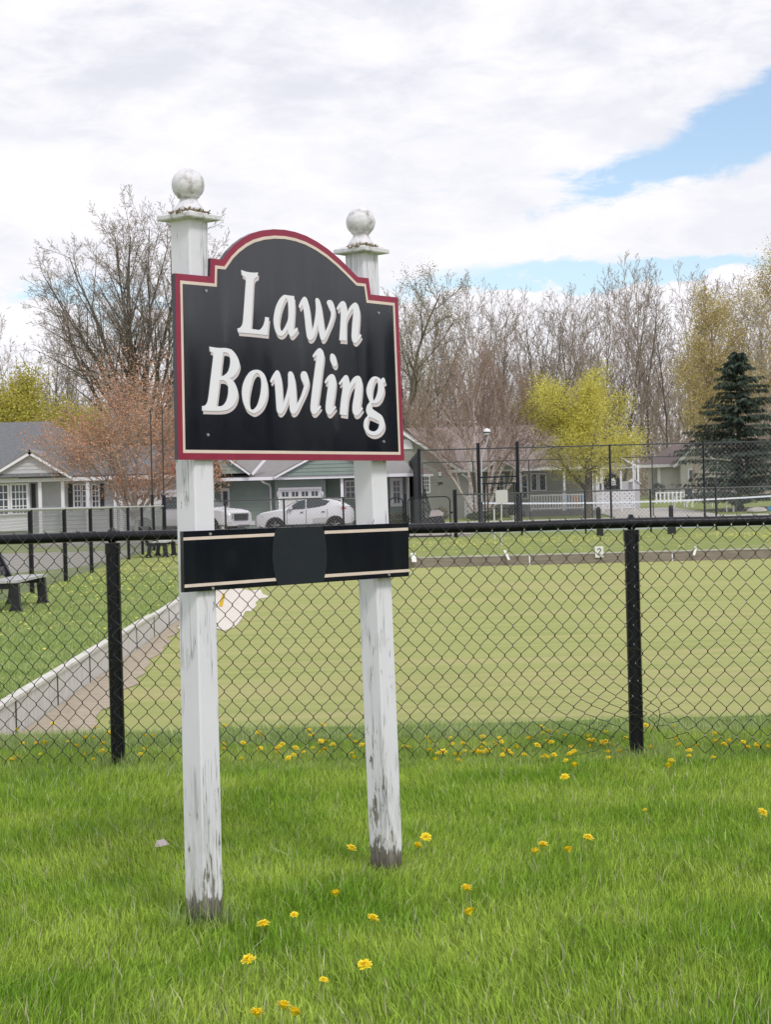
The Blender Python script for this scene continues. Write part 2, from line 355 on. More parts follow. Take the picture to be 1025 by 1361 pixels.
# ------------------------------------------------------------------ setting: ground
def wallX(Y): return -2.86-.0225*(Y-13.4)
def gz(x, y):
    if y < 62: return 0
    if y < 74: return .15*(y-62)/12
    if y < 106: return .15
    if y < 150: return .15+.95*(y-106)/44
    if y < 260: return 1.1
    return 1.1+.02*(y-260)
GY0, GY1 = 12.0, 45.5
def ground():
    ys = [-60, -20, 4, GY0, 20, 30, 38, GY1, 55, 62, 74, 106, 112, 118, 125, 135, 150, 200, 260, 500, 1500]
    V = []; Fc = []
    cols = lambda y: [-900, -200, -60, -20, wallX(y), 32, 80, 250, 900]
    for y in ys:
        for x in cols(y): V.append((x, y, gz(x, y)))
    n = 9
    for j in range(len(ys)-1):
        for i in range(n-1):
            if i == 4 and GY0 <= ys[j] < GY1: continue
            Fc.append((j*n+i, j*n+i+1, (j+1)*n+i+1, (j+1)*n+i))
    tag(MB().add(V, Fc).build('lawn', X['lawn']), 'mown lawn with patchy green grass around the bowling green', kind='structure')
    mb = MB(); mb.quad((-9, 3, .004), (9, 3, .004), (9, GY0, .004), (wallX(GY0)+.02, GY0, .004)); mb.quad((-9, 3, .004), (wallX(GY0)+.02, GY0, .004), (wallX(GY0), GY0, .004), (-9, GY0, .004))
    tag(mb.build('near_lawn', X['soilgrass']), 'lush grass bank in front of the sign', kind='structure')
    g = MB(); st = 24; z = -.22
    vs = []; fs = []
    for j in range(st+1):
        y = GY0+(GY1-GY0)*j/st
        for x in (wallX(y), 0, 8, 16, 24, 32): vs.append((x, y, z))
    for j in range(st):
        for i in range(5): fs.append((j*6+i, j*6+i+1, (j+1)*6+i+1, (j+1)*6+i))
    g.add(vs, fs); g.quad((wallX(GY0), GY0, z), (32, GY0, z), (32, GY0, 0), (wallX(GY0), GY0, 0)); g.quad((32, GY0, z), (32, GY1, z), (32, GY1, 0), (32, GY0, 0))
    tag(g.build('bowling_green', X['green']), 'flat yellowish bowling green sunk below the lawn', kind='structure')
    rnd = random.Random(3); d = MB(); L = []; R = []
    for i in range(40):
        y = GY0+i*.55; w = max(.05, .62-.016*i*1.1)+rnd.uniform(-.07, .07); L.append((wallX(y)+.01, y, -.214)); R.append((wallX(y)+max(.03, w), y, -.214))
    for i in range(39): d.quad(L[i], R[i], R[i+1], L[i+1])
    tag(d.build('dirt_strip', X['dirt']), 'bare brown dirt strip along the foot of the white edging', kind='structure')
    P = [(236, 835), (262, 840), (286, 834), (298, 838), (313, 832), (321, 822), (326, 812), (333, 812), (341, 804), (339, 801), (346, 795), (358, 793), (349, 789), (346, 783), (333, 785), (318, 782), (300, 784), (270, 783), (262, 790)]
    s = MB(); q = [G(a, b, -.206) for a, b in P]; s.plate([[(p.x, p.y) for p in q]], lambda u, v, dd: (u, v, dd), -.216, -.206)
    tag(s.build('sand_patch', X['sand']), 'whitish sand patch in the corner of the bowling green', kind='structure')
    r = MB(); zz = .006
    pts = [(-60, 40.5), (-9.3, 41.5), (-7.9, 46), (-7.9, 52), (-8.6, 66.4), (-60, 66.4)]
    r.plate([pts], lambda u, v, dd: (u, v, dd), -.05, zz)
    r.box(-13.2, 3.2, 67.5, 87.5, .05, .165)
    tag(r.build('driveway', X['road']), 'pale asphalt lane and driveway in front of the houses', kind='structure')
    c = MB(); c.box(1.0, 40, 71, 104, .05, .158); tag(c.build('tennis_court_surface', X['court']), 'pale blue tennis court surface', kind='structure')
    c = MB(); c.box(3, 30, 92, 103.5, .10, .164); c.add([(13.3, 104.2, .162), (19.5, 104.2, .162), (19.5, 122, gz(0, 122)+.02), (13.6, 122, gz(0, 122)+.02)], [(0, 1, 2, 3)]); tag(c.build('court_run_back', X['concrete']), 'pale grey paving at the far side of the tennis court', kind='structure')
ground()

# edging boards of the green
def edging():
    t = thing('green_edging', 'low weathered white board edging along left side of bowling green', 'edging', (wallX(13), 13, -.2))
    y = GY0-.2; rnd = random.Random(5)
    while y < GY1:
        y2 = y+2.0; h = rnd.uniform(-.008, .008)
        a = wallX(y); b = wallX(y2-.03)
        mb = MB(); mb.add([(a-.04, y, -.24), (a, y, -.24), (b, y2-.03, -.24), (b-.04, y2-.03, -.24), (a-.04, y, .045+h), (a, y, .045+h), (b, y2-.03, .045+h), (b-.04, y2-.03, .045+h)],
                          [(3,2,1,0),(4,5,6,7),(0,1,5,4),(1,2,6,5),(2,3,7,6),(3,0,4,7)])
        mb.build('board', X['board'], t)
        c = MB(); c.add([(a-.07, y, .047+h), (a+.015, y, .047+h), (b+.015, y2-.02, .047+h), (b-.07, y2-.02, .047+h), (a-.07, y, .075+h), (a+.015, y, .075+h), (b+.015, y2-.02, .075+h), (b-.07, y2-.02, .075+h)],
                          [(3,2,1,0),(4,5,6,7),(0,1,5,4),(1,2,6,5),(2,3,7,6),(3,0,4,7)])
        c.build('cap_board', X['boardcap'], t)
        s = MB(); s.box(a+.002, a+.008, y-.028, y-.002, -.22, .045+h); s.build('stake', X['farpipe'], t)
        y = y2
    t = thing('rear_edging', 'grey brown timber edging with pale top across the far end of green', 'edging', (10, GY1, -.2))
    x = wallX(GY1)
    while x < 32:
        x2 = x+3.6; MB().box(x, x2-.03, GY1-.06, GY1-.001, -.24, .015).build('timber', X['timber'], t)
        MB().box(x-.005, x2-.035, GY1-.07, GY1+.06, .017, .05).build('top_board', X['timbercap'], t); x = x2
edging()
def rink_markers():
    p = at(797, 733.5, GY1-.10)
    t = thing('rink_number_plate', 'small white plate with black number 2 on the far timber edging', 'number plate', (p.x, GY1-.08, -.2))
    MB().box(p.x-.105, p.x+.105, GY1-.10, GY1-.075, p.z-.14, p.z+.14).build('plate', X['plate'], t)
    seg = [(-.04, .05), (-.03, .075), (0, .085), (.03, .075), (.04, .05), (.03, .02), (-.04, -.07), (.045, -.07)]
    mb = MB()
    for a, b in zip(seg[:-1], seg[1:]): mb.tube((p.x+a[0], GY1-.103, p.z+a[1]), (p.x+b[0], GY1-.103, p.z+b[1]), .011, n=5)
    mb.build('numeral', X['ink'], t)
    for (px0, py0, px1, py1, lab) in ((671, 731, 677, 744, 'white leaning marker stick against timber edging left of number plate'), (926, 726, 923, 738, 'white marker stick against timber edging right of number plate'),
                                      (549, 735, 551, 747, 'white marker block at left end of far timber edging')):
        a = at(px0, py0, GY1-.12); b = at(px1, py1, GY1-.2); b.z = max(b.z, -.22)
        w = .06 if px0 < 600 else .03
        mb = MB(); mb.add([(a.x-w, a.y, a.z), (a.x+w, a.y, a.z), (b.x+w, b.y, b.z), (b.x-w, b.y, b.z), (a.x-w, a.y+.03, a.z), (a.x+w, a.y+.03, a.z), (b.x+w, b.y+.03, b.z), (b.x-w, b.y+.03, b.z)],
                          [(0,1,2,3),(7,6,5,4),(0,4,5,1),(1,5,6,2),(2,6,7,3),(3,7,4,0)])
        tag(mb.build('marker_stick', X['plate']), lab, 'marker')
    q = G(294, 806, -.2); mb = MB(); mb.add([(q.x-.05, q.y, -.2), (q.x+.02, q.y, -.2), (q.x+.07, q.y, .0), (q.x+.03, q.y, .02), (q.x-.05, q.y+.04, -.2), (q.x+.02, q.y+.04, -.2), (q.x+.07, q.y+.04, .0), (q.x+.03, q.y+.04, .02)],
                          [(0,1,2,3),(7,6,5,4),(0,4,5,1),(1,5,6,2),(2,6,7,3),(3,7,4,0)])
    tag(mb.build('yellow_marker', X['yellowplastic']), 'small yellow slanted marker beside the whitish sand patch', 'marker')
rink_markers()

# ------------------------------------------------------------------ the sign
P1 = G(272, 1234); P2 = G(514.5, 1163)
dirv = (P2-P1); dirv.z = 0; dirv.normalize(); nrm = Vector((dirv.y, -dirv.x, 0))
PS = .049
TOP1, TOP2 = at(251, 293, P1.y), at(480.5, 337, P2.y)
def offs(P, T, z): f = max(0, z)/T.z; return Vector(((T.x-P.x)*f, 0, 0))
sign = thing('park_sign', 'white two post sign with black Lawn Bowling board and burgundy border', 'sign', P1)
def sign_post(P, T, seed, lab):
    rnd = random.Random(seed); zt = T.z
    mb = MB(); cs = []; ch = .006
    for (u, w) in ((PS-ch, PS), (PS, PS-ch), (PS, -PS+ch), (PS-ch, -PS), (-PS+ch, -PS), (-PS, -PS+ch), (-PS, PS-ch), (-PS+ch, PS)): cs.append((u, w))
    zs = [-.1, .0, .03, .06, .09, .13]+[.13+(zt-.13)*i/10 for i in range(1, 11)]
    vs = []; n = 8
    for z in zs:
        o = offs(P, T, z)
        for u, w in cs:
            k = 1.0 if z > .1 else 1-rnd.uniform(.02, .16)*(1-max(z, 0)/.13)
            vs.append(P+o+dirv*(u*k)+nrm*(w*k)+Vector((0, 0, z)))
    fs = [(k*n+i, k*n+(i+1) % n, (k+1)*n+(i+1) % n, (k+1)*n+i) for k in range(len(zs)-1) for i in range(n)]
    fs.append(tuple((len(zs)-1)*n+i for i in range(n)))
    post = mb.add(vs, fs).build('post', X['paint'], sign)
    # cap
    B = P+offs(P, T, zt)+Vector((0, 0, zt)); c = MB()
    def sq(h, z): return [B+dirv*(a*h)+nrm*(b*h)+Vector((0, 0, z)) for a, b in ((1, 1), (1, -1), (-1, -1), (-1, 1))]
    rings = [sq(.055, -.006), sq(.078, -.002), sq(.080, .002), sq(.080, .014), sq(.076, .018), sq(.052, .028), sq(.045, .030)]
    vs = [p for r in rings for p in r]; fs = [(k*4+i, k*4+(i+1) % 4, (k+1)*4+(i+1) % 4, (k+1)*4+i) for k in range(6) for i in range(4)]+[(3, 2, 1, 0), (24, 25, 26, 27)]
    cap = c.add(vs, fs).build('post_cap', X['weather'], post)
    b0 = .026
    prof = [(.052, b0), (.054, b0+.005), (.053, b0+.011), (.048, b0+.020), (.040, b0+.030), (.035, b0+.036), (.0325, b0+.040), (.0315, b0+.046), (.033, b0+.052), (.039, b0+.054), (.040, b0+.058)]
    cz = b0+.058+.041
    for i in range(1, 14):
        t = -PI/2+.80+(PI-.80)*i/13; prof.append((max(.0005, .0585*math.cos(t)), cz+.0585*math.sin(t)))
    MB().lathe(prof, B, 32).build('ball_finial', X['weather'], post, smooth=True)
    ms = MB()
    for i in range(230):
        u = rnd.uniform(-.076, .02)+rnd.gauss(0, .01); w = rnd.uniform(-.02, .078)
        e = max(abs(u), abs(w)); 
        if e > .082: continue
        z = .018+.010*min(1, (.078-e)/.03)+.001; r = rnd.uniform(.002, .0055); p = B+dirv*u+nrm*w+Vector((0, 0, z))
        q = p+Vector((rnd.gauss(0, 1), rnd.gauss(0, 1), rnd.uniform(.1, .8))).normalized()*rnd.uniform(.004, .016)
        ms.tube(p-Vector((0, 0, .003)), q, r, r*.3, 4)
    m = ms.build('moss', X['moss'], post); m['kind'] = 'stuff'
    return post
sign_post(P1, TOP1, 1, None); sign_post(P2, TOP2, 2, None)
# board plane
PL0 = P1+nrm*(PS+.004); 
def onb(px, py, d=0.0):
    r = ray(px, py); t = ((PL0+nrm*d)-CAM).dot(nrm)/r.dot(nrm); q = CAM+r*t-PL0; return (q.dot(dirv), q.z)
def fb(u, v, d): return PL0+dirv*u+nrm*d+Vector((0, 0, v))
def offset_poly(P, d):
    n = len(P); A = sum(P[i][0]*P[(i+1) % n][1]-P[(i+1) % n][0]*P[i][1] for i in range(n)); s = 1 if A > 0 else -1; out = []
    for i in range(n):
        a, b, c = Vector(P[i-1]), Vector(P[i]), Vector(P[(i+1) % n])
        e1 = (b-a).normalized(); e2 = (c-b).normalized(); n1 = Vector((-e1.y, e1.x))*s; n2 = Vector((-e2.y, e2.x))*s
        m = n1+n2; k = d/max(.3, 1+n1.dot(n2)); out.append((b.x+m.x*k, b.y+m.y*k))
    return out
outl = [(232.3, 363.2), (278.8, 367.5), (279.3, 343.2), (295, 345)]
arc = [(303, 333.5), (312.7, 323.8), (323, 316), (334.4, 310), (348, 306.2), (363.3, 304.6), (378, 305.4), (392, 308.2), (406.5, 313.3), (421, 321), (436, 331.2), (450, 343), (463, 355.5), (475.2, 368)]
outl += arc+[(489.8, 369.8), (492.8, 391.4), (528.8, 395.4), (537.3, 612.3), (236.6, 611)]
T_B = .016
ol = [onb(x, y, T_B) for x, y in outl]
board = MB().plate([ol], fb, 0, T_B).build('sign_board', X['black'], sign)
red_in = offset_poly(ol, .0235); cr_in = offset_poly(ol, .0345)
MB().plate([ol, red_in], fb, T_B-.001, T_B+.0012).build('red_border', X['red'], board)
MB().plate([red_in, cr_in], fb, T_B-.001, T_B+.0016).build('cream_border', X['cream'], board)
def smooth_loop(P, k=5):
    n = len(P); out = []
    for i in range(n):
        p0, p1, p2, p3 = P[i-1], P[i], P[(i+1) % n], P[(i+2) % n]
        c1 = len(p1) > 2; c2 = len(p2) > 2
        a, b = Vector(p1[:2]), Vector(p2[:2])
        m1 = (b-Vector(p0[:2]))*.5 if not c1 else (b-a)*1.0
        m2 = (Vector(p3[:2])-a)*.5 if not c2 else (b-a)*1.0
        if c1 and c2: out.append((a.x, a.y)); continue
        l = (b-a).length
        for m in (m1, m2):
            if m.length > 1.6*l: m *= 1.6*l/m.length
        for j in range(k):
            t = j/k; h00 = 2*t**3-3*t*t+1; h10 = t**3-2*t*t+t; h01 = -2*t**3+3*t*t; h11 = t**3-t*t
            q = a*h00+m1*h10+b*h01+m2*h11; out.append((q.x, q.y))
    return out
LS = 1025/90.0
LET = {
 'L': ((310, 355), [[(112,45,1),(200,72),(290,84),(368,82,1),(360,150,1),(335,160),(310,185),(300,230),(290,420),(275,700),(262,935,1),(330,944),(390,950),(440,905),(468,830),(478,755,1),(535,765,1),(512,1032,1),(290,1008),(68,990,1),(55,930,1),(105,912),(137,850),(155,650),(172,400),(184,230),(178,165),(122,122,1)]]),
 'a': ((310, 355), [[(838,430,1),(915,440,1),(925,600),(915,800),(905,960,1),(960,915,1),(975,950,1),(925,1020),(875,1058),(835,1015),(818,940,1),(765,1020),(705,1045),(645,1000),(610,880),(608,760),(640,610),(695,490),(760,425),(805,425)],
                    [(790,475),(822,515,1),(830,640),(825,790),(785,895),(735,968),(705,930),(690,850),(705,720),(735,600)]]),
 'w': ((395, 375), [[(18,368,1),(50,290),(100,222),(145,262),(180,400),(203,590),(222,742,1),(250,640),(272,500),(278,380),(272,270),(298,240),(340,290),(368,420),(392,590),(415,765,1),(465,660),(502,540),(505,450),(468,375),(445,310),(475,270),(525,290),(558,370),(565,470),(530,600),(470,740),(425,840),(385,885),(350,860),(325,760),(305,640,1),(280,750),(240,845),(190,880),(150,850),(130,750),(112,580),(92,430),(72,345,1),(32,402,1)]]),
 'n': ((395, 375), [[(592,400,1),(640,320),(690,287),(732,330),(755,465,1),(800,370),(870,310),(918,350),(940,450),(935,620),(915,835,1),(952,785,1),(968,812,1),(930,875),(880,925),(835,900),(820,820),(830,640),(845,480),(838,400,1),(790,470),(745,570),(738,700),(738,890,1),(635,880,1),(650,640),(655,470),(645,380,1),(608,432,1)]]),
 'B': ((265, 455), [[(145,65,1),(270,84),(400,88),(490,120),(565,220),(600,330),(570,440),(510,515),(450,545,1),(510,590),(560,690),(572,800),(530,925),(445,1005),(320,1038),(35,1035,1),(35,965,1),(88,950),(125,870),(165,550),(200,250),(205,190),(195,160),(150,137,1)],
                    [(352,150,1),(420,165),(455,230),(460,330),(430,440),(370,500),(312,515,1),(330,330)], [(298,575,1),(370,582),(420,640),(432,740),(410,870),(350,955),(250,972,1),(275,770)]]),
 'o': ((265, 455), [[(860,415),(950,455),(1008,560),(1026,720),(1005,860),(945,990),(850,1068),(790,1070),(700,1005),(650,880),(640,720),(680,570),(760,450)], [(865,465),(915,520),(932,640),(915,800),(870,955),(800,1022),(755,970),(745,820),(775,650),(812,520)]]),
 'w.': ((350, 455), [[(97,590,1),(140,500),(200,424),(245,470),(270,590),(283,760),(290,945,1),(335,820),(368,680),(370,560),(372,480),(398,440),(440,465),(470,560),(487,750),(495,960,1),(560,830),(600,710),(612,640),(575,580),(562,500),(590,442),(640,450),(672,520),(682,620),(640,760),(570,910),(505,1040),(450,1085),(405,1055),(390,950),(385,825,1),(355,920),(305,1035),(250,1085),(203,1050),(190,940),(180,780),(168,640),(155,560,1),(112,615,1)]]),
 'l': ((350, 455), [[(740,208,1),(790,135),(845,88),(892,125),(912,210),(890,400),(860,650),(812,995,1),(858,955,1),(868,982,1),(812,1058),(760,1092),(716,1050),(712,950),(745,650),(785,350),(800,240),(795,190,1),(755,236,1)]]),
 'i': ((410, 455), [[(240,602,1),(290,520),(350,480),(395,520),(410,610),(395,760),(358,1005,1),(400,962,1),(412,988,1),(360,1060),(310,1100),(265,1060),(258,950),(285,730),(298,620),(298,575,1),(253,628,1)]]),
 'dot': ((410, 455), [[(355,170),(398,205),(425,290),(415,355),(385,370),(348,335),(324,260),(330,195)]]),
 'n.': ((410, 455), [[(455,625,1),(510,545),(560,495),(600,530),(622,645,1),(670,550),(740,505),(790,545),(808,640),(800,790),(772,1025,1),(805,980,1),(818,1006,1),(770,1080),(715,1112),(670,1070),(664,970),(690,800),(712,600,1),(650,680),(610,790),(592,900),(575,1108,1),(470,1090,1),(490,870),(512,710),(508,595,1),(470,648,1)]]),
 'g': ((450, 485), [[(555,175),(615,200),(640,228,1),(670,193),(695,215),(705,262,1),(672,280,1),(685,380),(650,500),(595,568),(540,585),(498,578,1),(492,620),(500,660),(570,710),(650,770),(690,870),(675,970),(610,1045),(520,1070),(430,1030),(380,950),(390,840),(440,770,1),(415,700),(430,620),(472,560,1),(435,480),(420,380),(450,270),(500,195)],
                    [(572,215),(595,300),(590,400),(560,500),(525,538),(505,480),(510,360),(538,250)], [(455,785,1),(540,822),(610,865),(605,950),(560,1000),(500,1005),(450,970),(436,890)]]),
}
for key, (org, loops) in LET.items():
    for nm, mt_, (ox, oy), d0, d1, grow in (('letter_shadow', X['creamgrey'], (1.75, 4.6), T_B-.001, T_B+.0010, 0), ('letter_outline', X['grey_line'], (.35, .55), T_B-.001, T_B+.0016, 0), ('letter', X['letter'], (0, 0), T_B-.001, T_B+.0022, 0)):
        LL = [[onb(org[0]+x/LS+ox, org[1]+y/LS+oy, T_B) for x, y in smooth_loop(l)] for l in loops]
        MB().plate(LL, fb, d0, d1).build(nm, mt_, board)
def bolt(px, py, d, parent):
    u, v = onb(px, py, d); p = fb(u, v, d); MB().tube(p-nrm*.003, p+nrm*.004, .0065, .005, 8).build('bolt', X['bolt'], parent)
for q in ((273.4, 386.6), (503, 416), (276, 578), (510, 587)): bolt(*q, T_B, board)
lol = [onb(x, y, T_B) for x, y in ((243.3, 706.2), (543, 695), (543.9, 765.8), (244.8, 787.4))]
lower = MB().plate([lol], fb, 0, T_B).build('lower_board', X['black'], sign)
for a in (((243.5, 714.4), (369.5, 708.2), (369.5, 712.4), (243.5, 718.4)), ((431.2, 705.5), (542.4, 701.2), (542.5, 705), (431.2, 709.6)), ((245, 777, ), (370, 767.8), (370, 771.9), (245, 781.2)), ((425.5, 763.7), (543.8, 756.3), (543.9, 760), (425.5, 768))):
    MB().plate([[onb(x, y, T_B) for x, y in a]], fb, T_B-.001, T_B+.0012).build('cream_stripe', X['cream'], lower)
cu, cv = onb(398.5, 737.5, T_B); ru = (onb(434.6, 737, T_B)[0]-onb(362.2, 738.5, T_B)[0])/2
vt = lambda u: lol[0][1]+(lol[1][1]-lol[0][1])*(u-lol[0][0])/(lol[1][0]-lol[0][0])
vb = lambda u: lol[3][1]+(lol[2][1]-lol[3][1])*(u-lol[3][0])/(lol[2][0]-lol[3][0])
disc = []
for i in range(64):
    t = 2*PI*i/64; u = cu+ru*math.cos(t); v = cv+1.24*ru*math.sin(t); disc.append((u, min(vt(u)-.001, max(vb(u)+.001, v))))
MB().plate([disc], fb, T_B-.001, T_B+.002).build('disc', X['slate'], lower)
for q in ((279, 709.8), (282.5, 782), (517, 764)): bolt(*q, T_B, lower)

# ------------------------------------------------------------------ chain link
def chain(mb, fn, L, z0, z1, w, h, r, n=4, warp=None, hook=False):
    """zigzag wires; fn(u, z, d) -> world"""
    cols = int(L/(w/2)); rows = int(round((z1-z0)/(h/2))); hh = (z1-z0)/rows
    for c in range(cols):
        pts = []
        for k in range(rows+1):
            side = (k+c) % 2
            u = (c+side)*w/2; z = z0+k*hh; d = (.5 if (k % 2) else -.5)*r*1.6
            if hook and 0 < k < rows:
                e = h*.04; q = (1 if side else -1)*r*.6
                for dz, dd in ((-e, -d), (e, d)):
                    a_, b_ = (warp(u+q, z+dz) if warp else (u+q, z+dz)); pts.append(fn(a_, b_, dd))
                continue
            if warp: u, z = warp(u, z)
            pts.append(fn(u, z, d))
        if n == 0:
            for a, b in zip(pts[:-1], pts[1:]):
                a = Vector(a); b = Vector(b); e = Vector((b.z-a.z, 0, a.x-b.x)); e.normalize(); e *= r
                mb.quad(a-e, a+e, b+e, b-e)
        else:
            for a, b in zip(pts[:-1], pts[1:]):
                mb.tube(a, b, r, r, n, caps=False)
    return mb
FP_L, FP_R = G(157.3, 1024), G(847.3, 1011)
fdir = (FP_R-FP_L); fdir.z = 0; FL = fdir.length; fdir.normalize(); fn_ = Vector((fdir.y, -fdir.x, 0))
RAILZ = 1.335
nf = thing('chain_link_fence', 'low black chain link fence with top rail running behind the sign', 'fence', FP_L)
leanx = (at(149, 716, FP_L.y)-FP_L).x
for k in range(-1, 3):
    P = FP_L+fdir*(FL*k); r = .041
    a = P+Vector((0, 0, -.1)); b = P+Vector((leanx*.6, 0, RAILZ-.045))
    post = MB().tube(a, b, r, r, 16).build('post', X['pipe'], nf, smooth=True)
    MB().tube(b-Vector((0, 0, .055)), b+Vector((0, 0, .008)), r+.005, r+.004, 16).build('post_cap', X['pipe'], post, smooth=True)
    t = b+Vector((0, 0, .045)); mb = MB(); mb.tube(t-fdir*.02, t+fdir*.02, .0365, .0365, 14); mb.tube(t+Vector((0, 0, .03)), t+Vector((0, 0, .05)), .02, .012, 8)
    mb.build('loop_cap', X['pipe'], post, smooth=True)
a = FP_L-fdir*(FL*1.0+.3); b = FP_R+fdir*(FL*1.0+.3)
rl = MB(); N_ = 24
pts = [a.lerp(b, i/N_)+Vector((leanx*.6, 0, RAILZ+.004*math.sin(i*1.7)*0.6)) for i in range(N_+1)]
rl.path(pts, .029, 14); rl.build('top_rail', X['pipe'], nf, smooth=True)
def near_mesh():
    off = -.052
    O = FP_L-fdir*FL
    L = FL*3
    ur = 2*FL   # right post
    def warp(u, z):
        # torn, pulled up corner left of the right post and a slack belly
        dx, dz = u-(ur-.10), z-.02
        g = math.exp(-((dx/.34)**2+(dz/.30)**2))
        g2 = math.exp(-(((u-ur-.12)/.12)**2+(z/.22)**2))
        wob = .006*math.sin(u*7.1+z*9)+.005*math.sin(u*3.3-z*5)
        return u+.10*g*(1 if dx < .2 else .2)+wob-.04*g2, z+.15*g*(1-z/1.3)+.004*math.sin(u*5.1)+.05*g2
    def fn(u, z, d): return O+fdir*(u+leanx*.6*(z/1.3))+fn_*(-off-.0*z+d+.012*math.sin(u*2.1+z*2))+Vector((0, 0, z))
    for k in range(3):
        mb = MB(); chain(mb, lambda u, z, d, k=k: fn(u+k*FL, z, d), FL, .015, 1.365,                 .0905, .108, .0025, 4, hook=True, warp=(lambda u, z, k=k: (lambda q: (q[0]-k*FL, q[1]))(warp(u+k*FL, z))))
        # knuckled tips over the rail
        u = 0
        while u < FL:
            x0 = u+k*FL
            p = fn(x0+.045, 1.365, 0); mb.tube(fn(x0+.045, 1.362, 0), fn(x0+.036, 1.376, .006), .0026, .0026, 4)
            u += .0905
        m = mb.build('mesh_panel', X['vinyl'], nf); m['kind'] = 'stuff'
    rnd = random.Random(8); mb = MB()
    for i in range(9):
        p = fn(ur+rnd.uniform(-.28, .06), rnd.uniform(.02, .10), .01); pts = [p]; d = Vector((rnd.uniform(-1, 1), 0, rnd.uniform(-.3, 1))).normalized()
        for j in range(5):
            d = (d+Vector((rnd.gauss(0, .5), rnd.gauss(0, .2), rnd.gauss(0, .4)))).normalized(); p = p+d*.035; p = Vector((p.x, p.y, max(.01, p.z))); pts.append(p)
        mb.path(pts, .0019, 4)
    mb.build('loose_wire', X['vinyl'], nf)['kind'] = 'stuff'
    # tie wires on posts
    for k in (1, 2):
        for z in (.25, .62, .98):
            P = fn(k*FL, z, 0); mb = MB(); q = [P+fdir*(.047*math.cos(t))+fn_*(-.05+.052*math.sin(t))+Vector((0, 0, .01*t)) for t in [i*PI/7 for i in range(9)]]
            mb.path(q, .0022, 4); mb.build('tie_wire', X['vinyl'], nf)
near_mesh()

# left side fence of the lawn
def side_fence():
    sx = lambda Y: -4.64-.053*Y
    ys = [32.2+4.85*k for k in range(-3, 8)]
    t = thing('side_fence', 'black post and mesh fence along left lawn running to the far corner', 'fence', (sx(45), 45, 0))
    for y in ys[:-1]:
        MB().tube((sx(y), y, 0), (sx(y), y, 1.5), .045, .045, 8).build('post', X['pipe'], t, smooth=True)
    MB().tube((sx(ys[0]), ys[0], 1.5), (sx(ys[-1]), ys[-1], 1.5), .026, .026, 8).build('top_rail', X['railgrey'], t, smooth=True)  # pale grey puts the light reflecting off this rail into its colour
    d = Vector((sx(ys[-1])-sx(ys[0]), ys[-1]-ys[0], 0)); L = d.length; d.normalize()
    o = Vector((sx(ys[0]), ys[0], 0))
    mb = MB(); chain(mb, lambda u, z, dd: o+d*u+Vector((-.06+dd, 0, z)), L, .04, 1.5, .11, .11, .0026, 3)
    m = mb.build('mesh_panel', X['silver'], t); m['kind'] = 'stuff'  # silver tone carries the highlights on the wires
    # corner: heavy posts and tall thin poles
    for (px, top, lab) in ((202, 545, 'left thin black pole rising behind the side fence corner'), (217.5, 540, 'right thin black pole rising from the heavy corner post')):
        Y = 61.5 if px < 210 else 66.4; p = at(px, 690, Y); q = at(px-2.5, top, Y)
        pole = thing('tall_pole', lab, 'pole', (p.x, Y, gz(0, Y)), group='pair of tall thin poles at the fence corner')
        MB().tube((p.x, Y, 0), (p.x+.02, Y, 1.9), .085 if px > 210 else .05, .07 if px > 210 else .05, 8).build('base_post', X['pipe'], pole, smooth=True)
        MB().tube((p.x+.02, Y, 1.9), q, .028, .022, 6).build('shaft', X['farpipe'], pole)
side_fence()

def far_fence():
    Y = 67.0; t = thing('far_lawn_fence', 'black mesh fence with top rail across the far lawn before the tennis court', 'fence', (0, Y, 0))
    zr = 1.64
    xs = [at(px, 700, Y).x for px in (219, 300, 378, 457, 516)]
    xs2 = [at(px, 700, Y).x for px in (606, 694, 779, 866, 953, 1040, 1130)]
    def run(xs):
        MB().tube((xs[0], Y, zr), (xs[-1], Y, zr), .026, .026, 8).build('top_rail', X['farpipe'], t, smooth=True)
        for x in xs: MB().tube((x, Y, 0), (x, Y, zr+.02), .05 if x in (xs[0], xs[-1]) else .035, None, 8).build('post', X['pipe'], t, smooth=True)
        mb = MB(); chain(mb, lambda u, z, d: Vector((xs[0]+u, Y-.03, z)), xs[-1]-xs[0], .05, zr, .14, .14, .0028, 0)
        m = mb.build('mesh_panel', X['silver'], t); m['kind'] = 'stuff'
    run(xs); run(xs2)
    x = at(606, 700, Y).x; MB().tube((x, Y, 0), (x, Y, 1.83), .075, .075, 8).build('gate_post', X['pipe'], t, smooth=True)
    x = at(540, 700, Y).x; MB().tube((x, Y, 0), (x, Y, 1.72), .045, .045, 8).build('gate_post', X['pipe'], t, smooth=True)
    for (a, b, lab) in ((543.5, 599, 'wide black rounded gate leaf right of the gate post'), (518, 536.5, 'narrow black rounded gate leaf behind the sign edge')):
        x0, x1 = at(a, 700, Y).x, at(b, 700, Y).x; g = thing('gate', lab, 'gate', (x0, Y, 0)); r = .18
        pts = [(x0, .12)]+[(x0+r-r*math.cos(q), 1.58-r+r*math.sin(q)) for q in [i*PI/12 for i in range(7)]]+[(x1-r+r*math.sin(q), 1.58-r+r*math.cos(q)) for q in [i*PI/12 for i in range(7)]]+[(x1, .12), (x0, .12)]
        MB().path([(p[0], Y, p[1]) for p in pts], .022, 6).build('frame', X['pipe'], g, smooth=True)
        mb = MB(); chain(mb, lambda u, z, d: Vector((x0+u, Y, z)), x1-x0, .12, 1.5, .14, .14, .0028, 0); m = mb.build('mesh_panel', X['silver'], g); m['kind'] = 'stuff'
        MB().box(x1-.02, x1+.1, Y-.03, Y+.03, .95, 1.02).build('latch', X['pipe'], g)
far_fence()

